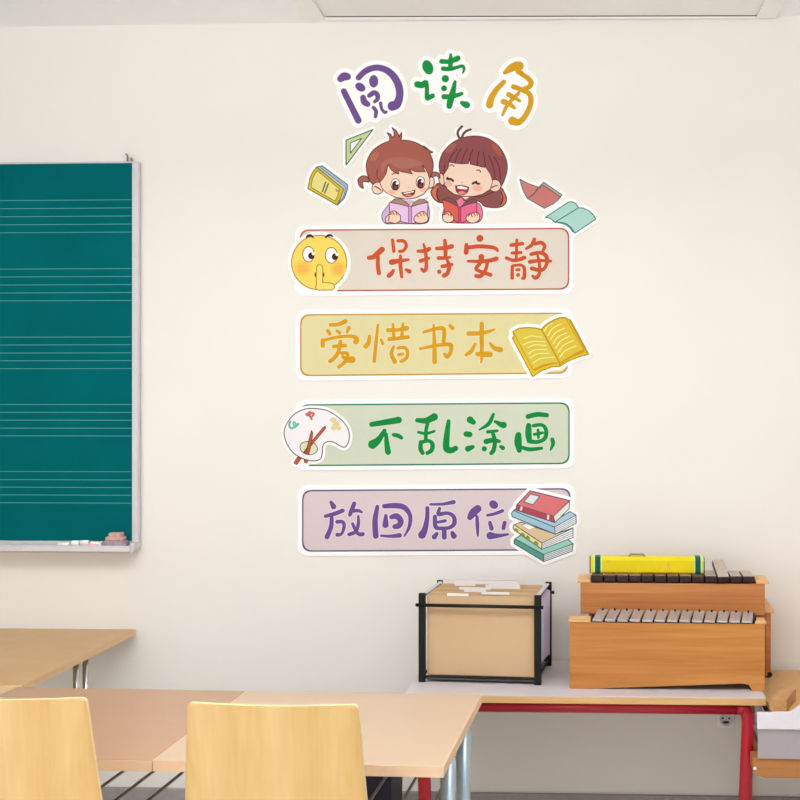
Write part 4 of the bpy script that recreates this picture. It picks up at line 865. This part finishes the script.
# ------------------------------------------------------------------ chairs
m_ply = wood('chair_beech', (244, 210, 148), (230, 186, 116), (16, 16, 1.0), rough=.4, contrast=(.3, .72), spec=.35, coat=.1)
m_edge = wood('chair_ply_edge', (252, 224, 176), (240, 206, 152), (2, 2, 40), rough=.5)
def shell(bm, w_top, w_bot, z0, z1, y_at, curve, th, rc, n=18, rows=22):
    """curved plywood panel: half widths, rounded upper corners; y_at(z) centre line, bowed by `curve`"""
    def half(z):
        t = (z - z0) / (z1 - z0); hw = (w_bot + (w_top - w_bot) * t) / 2
        d = z1 - z
        if d < rc: hw -= rc - math.sqrt(max(0, rc * rc - (rc - d) ** 2))
        d = z - z0
        if d < rc: hw -= rc - math.sqrt(max(0, rc * rc - (rc - d) ** 2))
        return hw
    zs = []
    for i in range(8): zs.append(z0 + rc * (1 - math.cos(PI / 2 * i / 8)))
    for i in range(rows): zs.append(z0 + rc + (z1 - z0 - 2 * rc) * i / rows)
    for i in range(9): zs.append(z1 - rc + rc * math.sin(PI / 2 * i / 8))
    t = bmesh.new(); A, B = [], []
    for z in zs:
        hw = half(z); ra, rb = [], []
        for k in range(n + 1):
            x = hw * (2 * k / n - 1); y = y_at(z) + curve * (x / (w_bot / 2)) ** 2
            ra.append(t.verts.new((x, y - th / 2, z))); rb.append(t.verts.new((x, y + th / 2, z)))
        A.append(ra); B.append(rb)
    for i in range(len(zs) - 1):
        for k in range(n):
            for G, fl in ((A, 0), (B, 1)):
                q = (G[i][k], G[i][k + 1], G[i + 1][k + 1], G[i + 1][k]); fc = t.faces.new(q if not fl else q[::-1]); fc.smooth = True
        for k in (0, n):
            fc = t.faces.new((A[i][k], B[i][k], B[i + 1][k], A[i + 1][k])); fc.material_index = 1
    for i in (0, len(zs) - 1):
        for k in range(n): fc = t.faces.new((A[i][k], A[i][k + 1], B[i][k + 1], B[i][k])); fc.material_index = 1
    merge(bm, t, None)
def chair(label, u_mid, depth, vtop, wpx, wide, rz):
    q = Dp(u_mid, vtop, depth); zt = q.z; wt = wpx * depth / F
    p = thing('wooden_chair', label, 'chair', (q.x, q.y + .2, 0), rz, 'chairs at the front tables')
    y_at = lambda z: -.2 + .10 * (zt - z)
    bm = bmesh.new(); shell(bm, wt, wt * wide, zt - .36, zt, y_at, .028, .011, .011); part('backrest', bm, [m_ply, m_edge], p)
    zs = zt - .44; bm = bmesh.new(); t = bmesh.new()
    box(t, -.19, .19, -.155, .13, zs - .012, zs, bev=.005, seg=3); merge(bm, t); part('seat', bm, m_ply, p)
    for sx in (-1, 1):
        bm = bmesh.new(); x = sx * .15
        tube(bm, [(x, y_at(zt - .2) + .0175 + .012, zt - .2), (x, -.142, zs + .06), (x, -.165, zs - .02), (x, -.21, .012)], .0105, 12, round_path=.03); part('rear_leg', bm, m_chrome, p)
        bm = bmesh.new(); tube(bm, [(x, -.15, zs - .024), (x, .09, zs - .024), (x, .115, zs - .06), (x, .125, .012)], .0105, 12, round_path=.04); part('front_leg', bm, m_chrome, p)
    bm = bmesh.new(); tube(bm, [(-.15, .06, zs - .024), (.15, .06, zs - .024)], .009, 10); part('cross_tube', bm, m_chrome, p)
    return p
chair('left one of the two pale wooden chairs, before the rosy table', -4, 2.5, 699.5, 164, 1.2, .05)
chair('right one of the two pale wooden chairs, whole backrest before the right-hand table', 270.7, 2.5, 705.5, 174, 1.13, -.01)

# ------------------------------------------------------------------ light, world, camera
def area(name, loc, target, sx, sy, power, rgb=(1, 1, 1)):
    L = bpy.data.lights.new(name, 'AREA'); L.shape = 'RECTANGLE'; L.size, L.size_y = sx, sy; L.energy = power; L.color = rgb
    o = bpy.data.objects.new(name, L); C.objects.link(o); o.location = loc
    o.rotation_euler = (Vector(target) - Vector(loc)).to_track_quat('-Z', 'Y').to_euler(); return o
area('window_light', (3.0, -3.2, 1.9), (-1.0, -.6, 1.4), 3.2, 1.9, 8, (1, .985, .96))
area('rear_window_light', (-2.3, -6.2, 1.25), (-.3, 0, .9), 4.0, 2.0, 80, (1, .99, .975))
area('ceiling_lamp_light', (-.5, -2.3, CEIL - .45), (-.5, -2.2, 0), 2.6, .5, 5, (1, .98, .95))
area('fill_uplight', (-.6, -2.1, CEIL - .42), (-.6, -1.9, 9), 3.4, .5, 82, (1, .99, .98))  # unseen fill added to brighten the ceiling and upper wall
wd = bpy.data.worlds.new('world'); bpy.context.scene.world = wd; wd.use_nodes = True
bg = wd.node_tree.nodes['Background']; bg.inputs['Color'].default_value = (1, .985, .96, 1); bg.inputs['Strength'].default_value = .55
cd = bpy.data.cameras.new('camera'); cam = bpy.data.objects.new('camera', cd); C.objects.link(cam)
cd.sensor_width = 36; cd.sensor_fit = 'HORIZONTAL'; cd.lens = 36 * F / 800; cd.shift_x = (400 - PX) / 800; cd.shift_y = 0; cd.clip_start = .05
cam.location = CAM; cam.rotation_euler = (PI / 2, 0, YAW)
sc = bpy.context.scene; sc.camera = cam
sc.view_settings.view_transform = 'Standard'; sc.view_settings.look = 'None'; sc.view_settings.gamma = 1; sc.view_settings.use_curve_mapping = False
sc.view_settings.exposure = -.17
